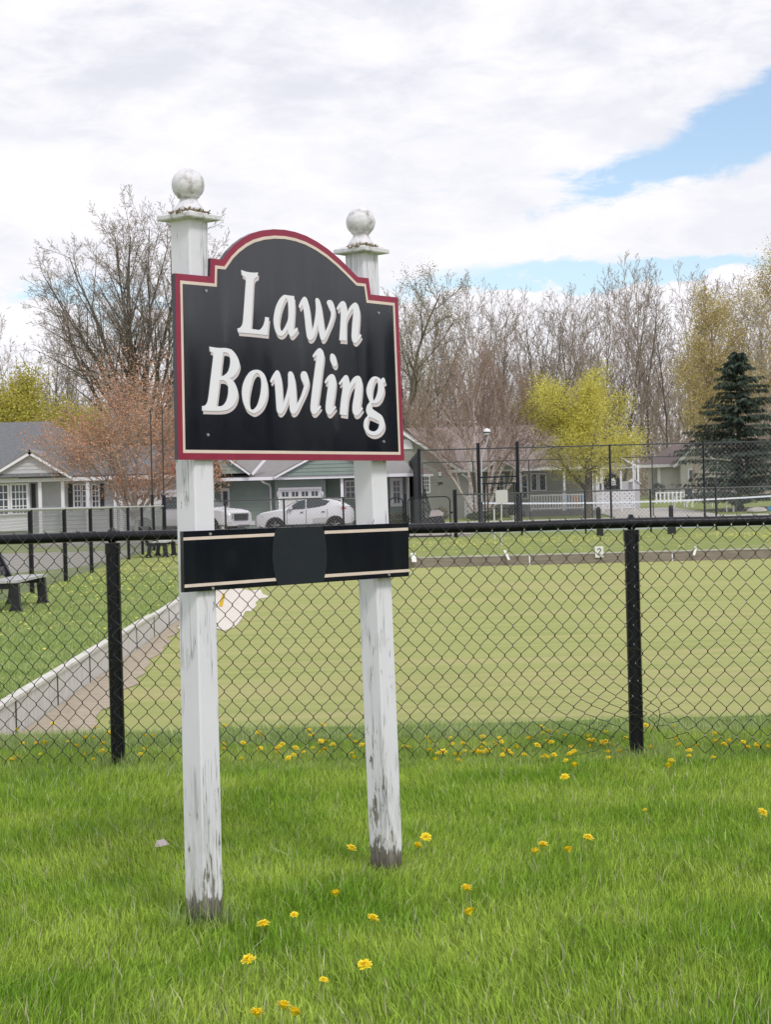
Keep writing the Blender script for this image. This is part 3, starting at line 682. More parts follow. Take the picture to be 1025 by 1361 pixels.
def tennis_fence():
    Y = 75.0; zt = 3.56; t = thing('tennis_court_fence', 'tall black tennis court fence with dark windscreen on its left side', 'fence', (5, Y, .15))
    xs = [at(px, 640, Y).x for px in (558, 637, 689, 812, 936.5, 1061, 1185)]
    tops = [3.6, 3.78, 3.8, 3.56, 3.56, 3.56, 3.56]
    for i, x in enumerate(xs):
        big = i in (0, 1, 2); MB().tube((x, Y, .1), (x, Y, tops[i]), .075 if big else .045, None, 8).build('post', X['pipe'], t, smooth=True)
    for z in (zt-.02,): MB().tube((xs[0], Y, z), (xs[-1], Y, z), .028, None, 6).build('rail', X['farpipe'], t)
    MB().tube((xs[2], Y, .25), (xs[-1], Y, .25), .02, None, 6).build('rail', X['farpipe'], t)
    for (i, j) in ((0, 1), (2, 6)):
        mb = MB(); chain(mb, lambda u, z, d: Vector((xs[i]+u, Y-.03, z)), xs[j]-xs[i], .2, zt, .2, .2, .0025, 0); m = mb.build('mesh_panel', X['silver'], t); m['kind'] = 'stuff'
    # gate frame between the heavy posts
    g = thing('tennis_gate', 'black double bar gate frame between two heavy court posts', 'gate', ((xs[1]+xs[2])/2, Y, .15))
    a, b = xs[1]+.12, xs[2]-.12; z1, z2 = at(660, 634, Y).z, at(660, 642.5, Y).z
    f = MB(); f.tube((a-.12, Y, z1), (b+.12, Y, z1), .035); f.tube((a, Y-.05, z2), (b, Y-.05, z2), .035)
    for x in (a+.1, a+.22, b-.05, b+.02): f.tube((x, Y-.05, .1), (x, Y-.05, z2), .03)
    f.tube((a, Y-.05, .2), (b, Y-.05, .2), .035); zz = at(660, 676, Y).z; f.tube((a, Y-.05, zz), (b, Y-.05, zz), .02)
    f.build('frame', X['pipe'], g)
    # left side run with windscreen
    x0, x1 = xs[0], at(545, 640, 96).x
    rows = []
    n = 10; mb = MB()
    for i in range(n+1):
        k = i/n; y = Y+21*k; x = x0+(x1-x0)*k; sag = .10*math.sin(k*PI)*(.5)+.05*math.sin(i*2.3); rows.append(((x, y, .3), (x, y, zt-.1-sag)))
    for a_, b_ in zip(rows[:-1], rows[1:]):
        mb.quad(a_[0], b_[0], b_[1], a_[1])
    for a_, b_ in zip(rows[:-1], rows[1:]):
        mb.quad(*[(p[0]+.01, p[1], p[2]) for p in (a_[0], b_[0], b_[1], a_[1])])
    mb.build('windscreen', X['screen'], t)
    for i in range(1, 7): MB().tube((x0+(x1-x0)*i/6, Y+21*i/6, .1), (x0+(x1-x0)*i/6, Y+21*i/6, zt), .04, None, 6).build('post', X['farpipe'], t)
    # far side of court
    YF = 105.0; t2 = thing('rear_court_fence', 'thin black fence along the far side of tennis court', 'fence', (8, YF, .15)); zt2 = 3.62
    xr = [at(px, 640, YF).x for px in (562, 629.5, 704, 787, 868, 953, 1040, 1125)]
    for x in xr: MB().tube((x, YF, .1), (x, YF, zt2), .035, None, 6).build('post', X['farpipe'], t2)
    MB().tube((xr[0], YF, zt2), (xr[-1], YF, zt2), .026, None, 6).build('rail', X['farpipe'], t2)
    # net
    YN = 88.0; net = thing('tennis_net', 'sagging tennis net with white tape behind the court fence', 'net', (14, YN, .15))
    xa, xb = at(641, 668, YN).x, at(1045, 657, YN).x; za, zb = .15+1.10, .15+1.10
    pts = []
    for i in range(21):
        k = i/20; z = za+(zb-za)*k-.14*(1-(2*k-1)**2); pts.append((xa+(xb-xa)*k, YN, z))
    tp = MB()
    for p, q in zip(pts[:-1], pts[1:]): tp.add([(p[0], YN-.01, p[2]-.05), (q[0], YN-.01, q[2]-.05), (q[0], YN-.01, q[2]+.03), (p[0], YN-.01, p[2]+.03), (p[0], YN+.01, p[2]-.05), (q[0], YN+.01, q[2]-.05), (q[0], YN+.01, q[2]+.03), (p[0], YN+.01, p[2]+.03)], [(0,1,2,3),(7,6,5,4),(0,4,5,1),(2,6,7,3)])
    tp.build('net_tape', X['plate'], net)
    mb = MB(); chain(mb, lambda u, z, d: Vector((xa+u, YN, z)), xb-xa, .17, 1.05, .2, .2, .0022, 0); m = mb.build('net_mesh', X['netmesh'], net); m['kind'] = 'stuff'
    for x in (xa, xb): MB().tube((x, YN, .1), (x, YN, 1.3), .04, None, 8).build('net_post', X['farpipe'], net)
tennis_fence()

# ------------------------------------------------------------------ benches, posts and small things
def bench(xf, y0, y1, label):
    t = thing('bench', label, 'bench', (xf-.3, (y0+y1)/2, 0), group='black benches with grey planks on the left lawn')
    for y in (y0, y1-.14):
        e = MB(); 
        prof = [(xf-.16, 0), (xf+.05, 0), (xf+.01, .09), (xf-.01, .42), (xf-.14, .42), (xf-.12, .09)]
        e.plate([prof], lambda u, v, d: (u, y+d, v), 0, .13); e.build('leg', X['blackplastic'], t)
        e = MB(); prof = [(xf-.66, 0), (xf-.44, 0), (xf-.49, .1), (xf-.45, .42), (xf-.56, .42), (xf-.60, .1)]
        e.plate([prof], lambda u, v, d: (u, y+d, v), 0, .13); e.build('leg', X['blackplastic'], t)
        e = MB(); prof = [(xf-.58, .34), (xf-.02, .34), (xf-.01, .42), (xf-.52, .43), (xf-.74, .88), (xf-.84, .86)]
        e.plate([prof], lambda u, v, d: (u, y+d, v), .005, .125); e.build('end_frame', X['blackplastic'], t)
    for i, x in enumerate((xf-.14, xf-.29, xf-.44)):
        MB().box(x, x+.13, y0-.06, y1+.06, .43, .47).build('seat_plank', X['plank'], t)
    for i, z in enumerate((.55, .70, .85)):
        x = xf-.60-.075*i; MB().add([(x, y0-.06, z-.06), (x, y1+.06, z-.06), (x-.04, y1+.06, z+.07), (x-.04, y0-.06, z+.07), (x-.04, y0-.06, z-.07), (x-.04, y1+.06, z-.07), (x-.08, y1+.06, z+.06), (x-.08, y0-.06, z+.06)],
                          [(0,1,2,3),(7,6,5,4),(0,4,5,1),(1,5,6,2),(2,6,7,3),(3,7,4,0)]).build('back_plank', X['blackplastic'], t)
bench(-5.42, 26.5, 28.7, 'black bench with grey seat planks at the left edge of the lawn')
bench(-6.42, 52.8, 55.0, 'farther black bench with grey planks beside the side fence')
for px, lab in ((796.5, 'left black round topped bollard on the far lawn'), (893, 'right black round topped bollard on the far lawn')):
    Y = 64.5; p = at(px, 700, Y); t = thing('bollard', lab, 'bollard', (p.x, Y, 0.03), group='black bollards beyond the green')
    MB().lathe([(.085, 0), (.085, .93), (.075, .99), (.045, 1.03), (.01, 1.045)], (p.x, Y, 0.03), 12).build('shaft', X['blackplastic'], t, smooth=True)
    MB().box(p.x-.02 if px < 800 else p.x-.13, p.x+.14 if px < 800 else p.x+.14, Y-.12, Y+.12, 0, .32).build('base', X['blackplastic'], t)
def notice():
    Y = 56.0; a = at(666, 700, Y); t = thing('notice_sign', 'small pale grey notice panel on thin post in far lawn', 'sign', (a.x, Y, 0))
    p = at(667, 660, Y); MB().tube((a.x, Y, 0), (p.x, Y, p.z), .022).build('post', X['signback'], t)
    w = .19; c = [(-w, -.17), (-w+.04, -.21), (w-.04, -.21), (w, -.17), (w, .17), (w-.06, .21), (-w+.03, .2), (-w, .15)]
    MB().plate([[(p.x+u, p.z+v) for u, v in c]], lambda u, v, d: (u, Y-.03-d, v), 0, .02).build('panel', X['signback'], t)
    a = at(657.5, 700, Y+8); MB_ = MB().tube((a.x, Y+8, 0), (a.x, Y+8, 1.1), .03); tag(MB_.build('marker_post', X['signback']), 'short pale post just left of the notice sign', 'post')
notice()
def globe():
    Y = 100; p = at(647.5, 574, Y); b = at(641, 690, Y); t = thing('street_lamp', 'white globe lamp on thin pole above the brown roof', 'lamp', (b.x, Y, .15))
    MB().path([(b.x, Y, .1), (b.x+.05, Y, p.z-1.5), (p.x+.1, Y, p.z-.2)], .04, 6).build('pole', X['railgrey'], t)
    MB().lathe([(.02, -.17), (.13, -.14), (.20, -.04), (.215, .02), (.18, .12), (.09, .18), (.01, .20)], p, 14).build('globe', X['plate'], t, smooth=True)
    MB().lathe([(.205, -.07), (.22, -.03), (.21, .0)], p, 14).build('collar', X['farpipe'], t, smooth=True)
globe()

# ------------------------------------------------------------------ houses
def siding(mb, xl, xr, z0, z1, Y, step=.18, t=.022):
    """lapped boards facing -Y. xl(z), xr(z)"""
    z = z0
    while z < z1-1e-6:
        zt = min(z+step, z1); a, b, c, d = xl(z), xr(z), xr(zt), xl(zt)
        if b > a: mb.add([(a, Y-t, z), (b, Y-t, z), (c, Y, zt), (d, Y, zt), (a, Y, z), (b, Y, z)], [(0,1,2,3), (4,5,1,0)])
        z = zt
    return mb
def wallbox(parent, x0, x1, Y, z0, z1, m, depth=6, name='wall'):
    mb = MB(); siding(mb, lambda z: x0, lambda z: x1, z0, z1, Y); mb.box(x0, x1, Y+.002, Y+depth, z0, z1); return mb.build(name, m, parent)
def window(parent, x0, x1, z0, z1, Y, nx=2, nz=4, fw=.07):
    f = MB(); d = .07
    f.box(x0-fw, x1+fw, Y-d, Y-.001, z1, z1+fw); f.box(x0-fw, x1+fw, Y-d-.015, Y-.001, z0-fw, z0); f.box(x0-fw, x0, Y-d, Y-.001, z0, z1); f.box(x1, x1+fw, Y-d, Y-.001, z0, z1)
    w = f.build('window', X['trim'], parent)
    MB().box(x0, x1, Y-.040, Y-.028, z0, z1).build('pane', X['glass'], w)
    g = MB(); b = .018
    for i in range(1, nx): x = x0+(x1-x0)*i/nx; g.box(x-b, x+b, Y-.055, Y-.041, z0, z1)
    for i in range(1, nz): z = z0+(z1-z0)*i/nz; g.box(x0, x1, Y-.058, Y-.042, z-b, z+b)
    if nx > 1 or nz > 1: g.build('glazing_bars', X['trim'], w)
    return w
def rake(parent, p, q, Y, w=.2, d=.25):
    """white barge board from p to q in the XZ plane"""
    p = Vector(p); q = Vector(q); e = (q-p).normalized(); n = Vector((-e.y, e.x)); 
    if n.y > 0: n = -n
    n *= w; c = [p, q, q+n, p+n]
    mb = MB(); mb.plate([[(a.x, a.y) for a in c]], lambda u, v, k: (u, Y-k, v), 0, d)
    hi = p if p.y > q.y else q; ww = w*.75; mb.plate([[(hi.x, hi.y+.05), (hi.x+ww, hi.y-w*.55), (hi.x, hi.y-w*1.25), (hi.x-ww, hi.y-w*.55)]], lambda u, v, k: (u, Y-k, v), -.004, d+.004); return mb.build('rake_board', X['trim'], parent)
def garage_door(parent, x0, x1, z0, z1, Y, nwin, zw0, zw1):
    d = MB().box(x0, x1, Y-.05, Y-.002, z0, z1).build('garage_door', X['door'], parent)
    f = MB(); f.box(x0-.1, x0-.004, Y-.09, Y-.002, z0, z1); f.box(x1+.004, x1+.1, Y-.09, Y-.002, z0, z1); f.box(x0-.1, x1+.1, Y-.09, Y-.002, z1+.004, z1+.12); f.build('door_frame', X['trim'], parent)
    n = 4
    g = MB()
    for i in range(1, n): z = z0+(z1-z0)*i/n; g.box(x0, x1, Y-.054, Y-.051, z-.012, z+.012)
    g.build('panel_groove', X['railgrey'], d)
    w = (x1-x0)/nwin
    for i in range(nwin):
        a, b = x0+w*i+w*.18, x0+w*(i+1)-w*.18
        MB().box(a, b, Y-.066, Y-.055, zw0, zw1).build('door_pane', X['glass'], d)
        MB().box((a+b)/2-.015, (a+b)/2+.015, Y-.075, Y-.067, zw0, zw1).build('pane_bar', X['trim'], d)

def house_left():
    Y = 78.0; h = thing('grey_house', 'light grey bungalow with dark hip roof and white windows at left', 'house', (-14, Y, .15)); g0 = .1
    P = lambda px, py, y=Y: at(px, py, y)
    zE = P(60, 640).z; xL = P(-110, 640).x; xC = P(156, 640).x; xR = P(262, 640).x
    wallbox(h, xL, xC, Y, g0, zE, X['siding_grey'], 9)
    wallbox(h, xC, xR, Y-.3, g0, zE, X['siding_grey'], 8, 'garage_wall')
    # recessed porch: darker wall panel
    # fascia + soffit
    MB().box(xL-.3, xR+.2, Y-.85, Y-.78, zE-.02, zE+.2).build('fascia', X['trim'], h)
    MB().box(xL-.3, xR+.2, Y-.78, Y-.001, zE+.001, zE+.04).build('soffit', X['trim'], h)
    zr = P(60, 560, Y+6).z; ye = Y-.85; zo = zE+.2
    xa = P(66, 560, Y+6).x; xb = P(137, 632, Y).x
    r = MB(); r.slab((xL-5, ye, zo), (xb, ye, zo), (xa, Y+6, zr), (xL-5, Y+6, zr)); r.slab((xb, ye, zo), (xb+.2, Y+13, zo), (xa, Y+6, zr), (xa-.02, Y+6, zr)); r.slab((xb+.2, Y+13, zo), (xL-5, Y+13, zo), (xL-5, Y+6, zr), (xa, Y+6, zr))
    r.build('roof', X['shingle_grey'], h)
    zr2 = P(200, 592, Y+4).z
    r = MB(); r.slab((xb-3.5, ye-.02, zo+.01), (xR+.3, ye-.02, zo+.01), (xR+.3, Y+4, zr2), (xb-3.5, Y+4, zr2)); r.slab((xR+.3, Y+9, zo), (xb-3.5, Y+9, zo), (xb-3.5, Y+4, zr2), (xR+.3, Y+4, zr2))
    r.build('garage_roof', X['shingle_grey'], h)
    r = MB(); r.add([(xR-.05, Y-.4, zo-.02), (xR-.05, Y+8.6, zo-.02), (xR-.05, Y+4, zr2-.1)], [(0, 1, 2)]); r.build('gable_end', X['siding_grey'], h)
    # front gable
    yg = Y-1.0; pk = P(40, 598.5, yg); lf = P(-20, 634.5, yg); rt = P(97, 632, yg); zb = P(40, 629, yg).z
    tri = MB(); sl_l = lambda z: lf.x+(pk.x-lf.x)*(z-lf.z)/(pk.z-lf.z); sl_r = lambda z: rt.x+(pk.x-rt.x)*(z-rt.z)/(pk.z-rt.z)
    siding(tri, sl_l, sl_r, zb, pk.z-.02, yg, .16); tri.build('gable', X['siding_grey'], h)
    rake(h, (lf.x, lf.z), (pk.x, pk.z), yg, .17, .22); rake(h, (pk.x, pk.z), (rt.x, rt.z), yg, .17, .22)
    gr = MB(); gr.slab((lf.x, yg-.23, lf.z+.02), (lf.x, Y+3, lf.z+.02), (pk.x, Y+5, pk.z+.03), (pk.x, yg-.23, pk.z+.03)); gr.slab((pk.x, yg-.23, pk.z+.03), (pk.x, Y+5, pk.z+.03), (rt.x, Y+3, rt.z+.02), (rt.x, yg-.23, rt.z+.02)); gr.build('gable_roof', X['shingle_mid'], h)
    sk = MB(); sk.slab((xL-1, ye-.3, zo+.004), (rt.x, ye-.3, zo+.004), (rt.x, yg, zb+.02), (xL-1, yg, zb+.02), .05); sk.build('roof_skirt', X['shingle_grey'], h)
    # bay
    W = lambda a, b, c, d, **k: window(h, P(a, 0+640).x, P(b, 640).x, P(a, d).z, P(a, c).z, k.pop('Y', Y), **k)
    MB().box(P(-30, 640).x, P(40.5, 640).x, Y-.42, Y-.03, g0+.5, zE-.03).build('bay', X['trim'], h)
    W(-24, -6, 645, 682, nx=4, nz=4, Y=Y-.42); W(1, 12, 645.5, 683, nx=2, nz=4, Y=Y-.42); W(18, 37, 645, 682, nx=4, nz=4, Y=Y-.42)
    for a, b in ((41.5, 46.5), (90, 96), (132, 137.5)): MB().box(P(a, 640).x, P(b, 640).x, Y-.06, Y-.024, P(a, 678).z, P(a, 643).z).build('shutter', X['shutter'], h)
    for a in (56.5, 86.5, 119.5): MB().box(P(a, 640).x-.07, P(a, 640).x+.07, Y-.75, Y-.6, g0, zE-.001).build('porch_column', X['trim'], h)
    for a, b in ((98.5, 106), (109.5, 117.5), (122.5, 130)): W(a, b, 645, 673.5, nx=2, nz=4)
    for a in (153.5, 161): MB().box(P(a, 640).x-.06, P(a, 640).x+.06, Y-.37, Y-.28 if a > 155 else Y-.02, g0, zE-.002).build('corner_board', X['trim'], h)
    garage_door(h, P(164, 640).x, P(241, 640).x, g0, P(200, 655.5).z, Y-.32, 7, P(200, 664).z, P(200, 657.5).z)
house_left()

def house_green():
    Y = 88.0; P = lambda px, py, y=Y: at(px, py, y); h = thing('green_house', 'sage green house with white garage door and trim behind the white cars', 'house', (-4, Y, .15)); g0 = .1
    xL = P(262, 640).x; xR = P(541, 640).x; zE = P(400, 637).z
    x1 = P(366, 640).x; x2 = P(433, 640).x; x3 = P(455, 640).x
    wallbox(h, xL, x1, Y, g0, zE, X['siding_green'], 8); wallbox(h, x1+.002, x2, Y-.5, g0, zE, X['siding_green'], 8, 'garage_wall')
    wallbox(h, x2+.002, xR, Y+.6, g0, zE, X['siding_green'], 8)
    MB().box(xL-.2, xR+.3, Y-1.1, Y-1.03, zE-.01, zE+.14).build('fascia', X['trim'], h); MB().box(xL-.2, xR+.3, Y-1.03, Y+.6, zE+.001, zE+.04).build('soffit', X['trim'], h)
    zo = zE+.14; zr = P(400, 586, Y+5).z
    r = MB(); r.slab((xL-.3, Y-1.1, zo), (xR+.4, Y-1.1, zo), (xR-1, Y+5, zr), (xL-.3, Y+5, zr)); r.slab((xR+.4, Y+11, zo), (xL-.3, Y+11, zo), (xL-.3, Y+5, zr), (xR-1, Y+5, zr)); r.slab((xR+.4, Y-1.1, zo), (xR+.4, Y+11, zo), (xR-1, Y+5.02, zr), (xR-1, Y+5, zr)); r.build('roof', X['shingle_mid'], h)
    def gab(a, pkx, b, pky, by, yg, face=True):
        lf = P(a, by, yg); rt = P(b, by, yg); pk = P(pkx, pky, yg)
        zb = P(pkx, by+.3, yg).z; rt.z = lf.z = zb
        m = MB(); siding(m, lambda z: lf.x+(pk.x-lf.x)*(z-zb)/(pk.z-zb), lambda z: rt.x+(pk.x-rt.x)*(z-zb)/(pk.z-zb), zb, pk.z-.02, yg); m.build('gable', X['siding_green'], h)
        rake(h, (lf.x, lf.z), (pk.x, pk.z), yg, .13, .18); rake(h, (pk.x, pk.z), (rt.x, rt.z), yg, .13, .18)
        g = MB(); yb = Y+4.5; g.slab((lf.x, yg-.19, lf.z+.02), (lf.x, Y+1, lf.z+.02), (pk.x, yb, pk.z+.03), (pk.x, yg-.19, pk.z+.03), .05); g.slab((pk.x, yg-.19, pk.z+.03), (pk.x, yb, pk.z+.03), (rt.x, Y+1, rt.z+.02), (rt.x, yg-.19, rt.z+.02), .05); g.build('gable_roof', X['shingle_mid'], h)
    gab(219, 276, 333.5, 588, 630, Y-1.15); gab(363.5, 440, 516, 592, 631, Y-1.15)
    p = P(334, 629.5, Y-.9); q = P(356, 604, Y-.9); rake(h, (p.x, p.z), (q.x, q.z), Y-.9, .13, .15)
    # entrance door
    d = MB().box(P(293, 640).x, P(304.5, 640).x, Y-.06, Y-.024, g0, P(300, 649).z).build('entry_door', X['door'], h)
    MB().box(P(296, 640).x, P(302, 640).x, Y-.075, Y-.061, P(300, 672).z, P(300, 653).z).build('door_pane', X['glass'], d)
    garage_door(h, P(373, 640).x, P(425, 640).x, g0, P(400, 651).z, Y-.52, 4, P(400, 659.5).z, P(400, 653.5).z)
    for a in (369.5, 428.5):
        p = P(a, 657, Y-.6); MB().lathe([(.03, -.16), (.08, -.1), (.085, .08), (.03, .16)], p, 8).build('wall_lamp', X['lamp'], h, smooth=True)
    a = P(347, 637, Y-1); b = P(358, 644, Y-.2); c = P(359.5, 647, Y-.06); MB().path([(a.x, Y-1, zE), (a.x+.1, Y-.9, zE-.12), (b.x, Y-.3, b.z), (c.x, Y-.1, c.z), (c.x, Y-.08, .2)], .05, 6).build('downspout', X['trim'], h)
    MB().box(x3-.07, x3+.07, Y-.9, Y-.76, g0, zE).build('porch_column', X['trim'], h)
    window(h, P(460, 640, Y+.6).x, P(471, 640, Y+.6).x, P(465, 661).z, P(465, 640).z, Y+.6, 2, 3)
    window(h, P(523, 640, Y+.6).x, P(531, 640, Y+.6).x, P(525, 669).z, P(525, 639).z, Y+.6, 2, 4, fw=.16)
    for i in range(2): pass
    # fallen-gutter side wall trim
    MB().box(xR-.02, xR+.08, Y+.5, Y+.62, g0, zE).build('corner_board', X['trim'], h)
house_green()

def house_taupe():
    Y = 112.0; P = lambda px, py, y=Y: at(px, py, y); h = thing('taupe_house', 'taupe grey house with long brown roof and white porch railing', 'house', (9, Y, .3)); g0 = .2
    xG0 = P(470, 640).x; xG1 = P(622, 640).x; pk = P(520, 561); lf = P(440, 612); rt = P(614.5, 623); zE = P(640, 627).z
    # gable block
    zb = rt.z-.25
    m = MB(); lfz = pk.z-(rt.x-pk.x)*0+0
    hw = rt.x-pk.x; lfx = pk.x-hw
    siding(m, lambda z: max(lfx, pk.x-hw*(pk.z-z)/(pk.z-rt.z)) if z > rt.z else lfx+.3, lambda z: min(rt.x, pk.x+hw*(pk.z-z)/(pk.z-rt.z)) if z > rt.z else P(628, 640).x, g0, pk.z-.05, Y)
    m.box(lfx+.3, P(628, 640).x, Y+.01, Y+8, g0, rt.z-.02); m.build('gable_wall', X['siding_taupe'], h)
    rake(h, (lfx, rt.z), (pk.x, pk.z), Y, .26, .4); rake(h, (pk.x, pk.z), (rt.x, rt.z), Y, .26, .4)
    r = MB(); r.slab((lfx, Y-.42, rt.z+.02), (lfx, Y+9, rt.z+.02), (pk.x, Y+9, pk.z+.03), (pk.x, Y-.42, pk.z+.03)); r.slab((pk.x, Y-.42, pk.z+.03), (pk.x, Y+9, pk.z+.03), (rt.x, Y+9, rt.z+.02), (rt.x, Y-.42, rt.z+.02)); r.build('gable_roof', X['shingle_brown'], h)
    # half round vent
    c = P(540, 597, Y); n = 12; arcp = [(c.x+.42*math.cos(PI*i/n), c.z+.62*math.sin(PI*i/n)) for i in range(n+1)]
    MB().plate([arcp], lambda u, v, d: (u, Y-.03-d, v), 0, .06).build('half_round_vent', X['trim'], h)
    # main roof & wall
    xM0 = P(622, 640).x; xM1 = P(792, 640).x; Yw = Y+1.5
    wallbox(h, xM0, xM1, Yw, g0, zE, X['siding_taupe'], 7)
    MB().box(P(596, 640).x, xM1+.5, Y-.3, Y-.22, zE-.02, zE+.16).build('fascia', X['trim'], h); MB().box(P(628, 640).x+.01, xM1+.5, Y-.22, Yw-.03, zE+.001, zE+.04).build('soffit', X['trim'], h)
    zr = P(650, 566, Y+6).z; zo = zE+.16; r = MB(); r.slab((P(599, 640).x, Y-.3, zo), (xM1+.6, Y-.3, zo), (P(748, 640, Y+6).x, Y+6, zr), (P(540, 600, Y+6).x, Y+6, zr)); r.slab((xM1+.6, Y+12, zo), (P(599, 640).x, Y+12, zo), (P(540, 600, Y+6).x, Y+6, zr), (P(748, 640, Y+6).x, Y+6, zr)); r.slab((xM1+.6, Y-.3, zo), (xM1+.6, Y+12, zo), (P(748, 640, Y+6).x, Y+6.02, zr), (P(748, 640, Y+6).x, Y+6, zr)); r.build('roof', X['shingle_brown'], h)
    # small roof over left window
    a, b = P(558, 631), P(573, 629); s = MB(); s.slab((a.x-.3, Y-.8, a.z), (b.x+.1, Y-.8, a.z), (b.x-.35, Y-.03, a.z+.42), (a.x-.3, Y-.03, a.z+.42), .06); s.build('window_hood', X['shingle_brown'], h)
    MB().box(a.x-.3, b.x+.12, Y-.86, Y-.8, a.z-.12, a.z+.02).build('gutter', X['trim'], h)
    window(h, P(562.5, 640).x, P(570, 640).x, P(565, 653.5).z, P(565, 634).z, Y, 3, 4, .1)
    MB().box(P(583, 630).x, P(587, 630).x, Y-.12, Y-.03, P(585, 632.5).z, P(585, 627.5).z).build('wall_light', X['trim'], h)
    MB().box(P(582, 630).x, P(588, 630).x, Y-.08, Y-.03, P(585, 643.5).z, P(585, 641).z).build('vent_plate', X['shutter'], h)
    p0, p1 = P(621, 624, Y-.4), P(628, 609, Y-.4); rake(h, (p0.x, p0.z), (p1.x, p1.z), Y-.4, .42, .1)
    a = P(614, 630, Y-.3); b = P(624, 640, Y-.1); MB().path([(a.x, Y-.3, a.z), (a.x+.3, Y-.2, a.z-.22), (b.x, Y-.1, b.z), (b.x, Y-.1, .4)], .05, 6).build('downspout', X['trim'], h)
    # porch gable
    yg = Y-.5; l, q, rr = P(640, 621, yg), P(663, 607, yg), P(690.5, 623, yg); l.z = rr.z
    m = MB(); siding(m, lambda z: l.x+(q.x-l.x)*(z-l.z)/(q.z-l.z), lambda z: rr.x+(q.x-rr.x)*(z-rr.z)/(q.z-rr.z), l.z, q.z-.03, yg); m.build('porch_gable', X['siding_green'], h)
    rake(h, (l.x, l.z), (q.x, q.z), yg, .17, .2); rake(h, (q.x, q.z), (rr.x, rr.z), yg, .17, .2)
    g = MB(); g.slab((l.x, yg-.21, l.z+.02), (l.x, Y+2, l.z+.02), (q.x, Y+4, q.z+.03), (q.x, yg-.21, q.z+.03), .05); g.slab((q.x, yg-.21, q.z+.03), (q.x, Y+4, q.z+.03), (rr.x, Y+2, rr.z+.02), (rr.x, yg-.21, rr.z+.02), .05); g.build('porch_roof', X['shingle_brown'], h)
    W = lambda a, b, c, d, **k: window(h, P(a, 640).x, P(b, 640).x, P(a, d).z, P(a, c).z, Yw, **k)
    W(654, 671, 632, 667, nx=4, nz=5, fw=.12); W(709.5, 716, 630, 651, nx=1, nz=1); W(720.5, 728, 630, 651, nx=1, nz=1); W(697, 703, 632, 662, nx=1, nz=2)
    for a in (684, 691, 750, 787): MB().box(P(a, 640).x-.07, P(a, 640).x+.07, Y-.2, Y-.06, g0, zE-.002).build('porch_column', X['trim'], h)
    # porch deck and railing
    x0, x1 = P(703, 660).x, P(793, 660).x; Yd = Y-.9; zd = P(740, 679, Yd).z
    MB().box(x0-.3, x1, Yd-.05, Yw-.05, g0, zd).build('porch_deck', X['shingle_mid'], h)
    zt = P(740, 657, Yd).z; rl = MB(); rl.box(x0, x1, Yd, Yd+.08, zt-.08, zt); rl.box(x0, x1, Yd, Yd+.08, zd+.12, zd+.2); rl.build('railing_rail', X['trim'], h)
    n = int((x1-x0)/.17); bme = None
    for i in range(n):
        x = x0+.05+i*.17
        if bme is None: bme = MB().box(x-.03, x+.03, Yd+.02, Yd+.06, zd+.2, zt-.08).build('baluster', X['trim'], h); bx0 = x
        else: c = bme.copy(); sc.collection.objects.link(c); c.location.x += x-bx0
    for a in (703.5, 747.5, 792): x = P(a, 660).x; MB().box(x-.07, x+.07, Yd-.02, Yd+.10, zd, zt+.05).build('railing_post', X['trim'], h)
    # chairs
    for (a, m_, col) in ((751.5, 'blue', 'blue deck chair left of the maple trunk on the porch'), (765, 'orange', 'orange deck chair on the porch behind the maple trunk'), (774, 'blue', 'blue deck chair at the right end of the porch')):
        x = P(a, 660).x; y = Yd+.6; c = thing('deck_chair', col, 'chair', (x, y, zd), group='bright deck chairs on the porch')
        MB().box(x-.22, x+.22, y-.25, y+.2, zd+.36, zd+.40).build('seat', X[m_], c)
        for i in range(4): MB().box(x-.22+i*.115, x-.13+i*.115, y+.2, y+.24, zd+.40, zd+.98).build('back_slat', X[m_], c)
        for sx in (-.2, .16):
            for sy in (-.24, .16): MB().box(x+sx, x+sx+.05, y+sy, y+sy+.05, zd, zd+.36).build('leg', X[m_], c)
            MB().box(x+sx-.02, x+sx+.07, y-.26, y+.2, zd+.56, zd+.6).build('armrest', X[m_], c)
house_taupe()

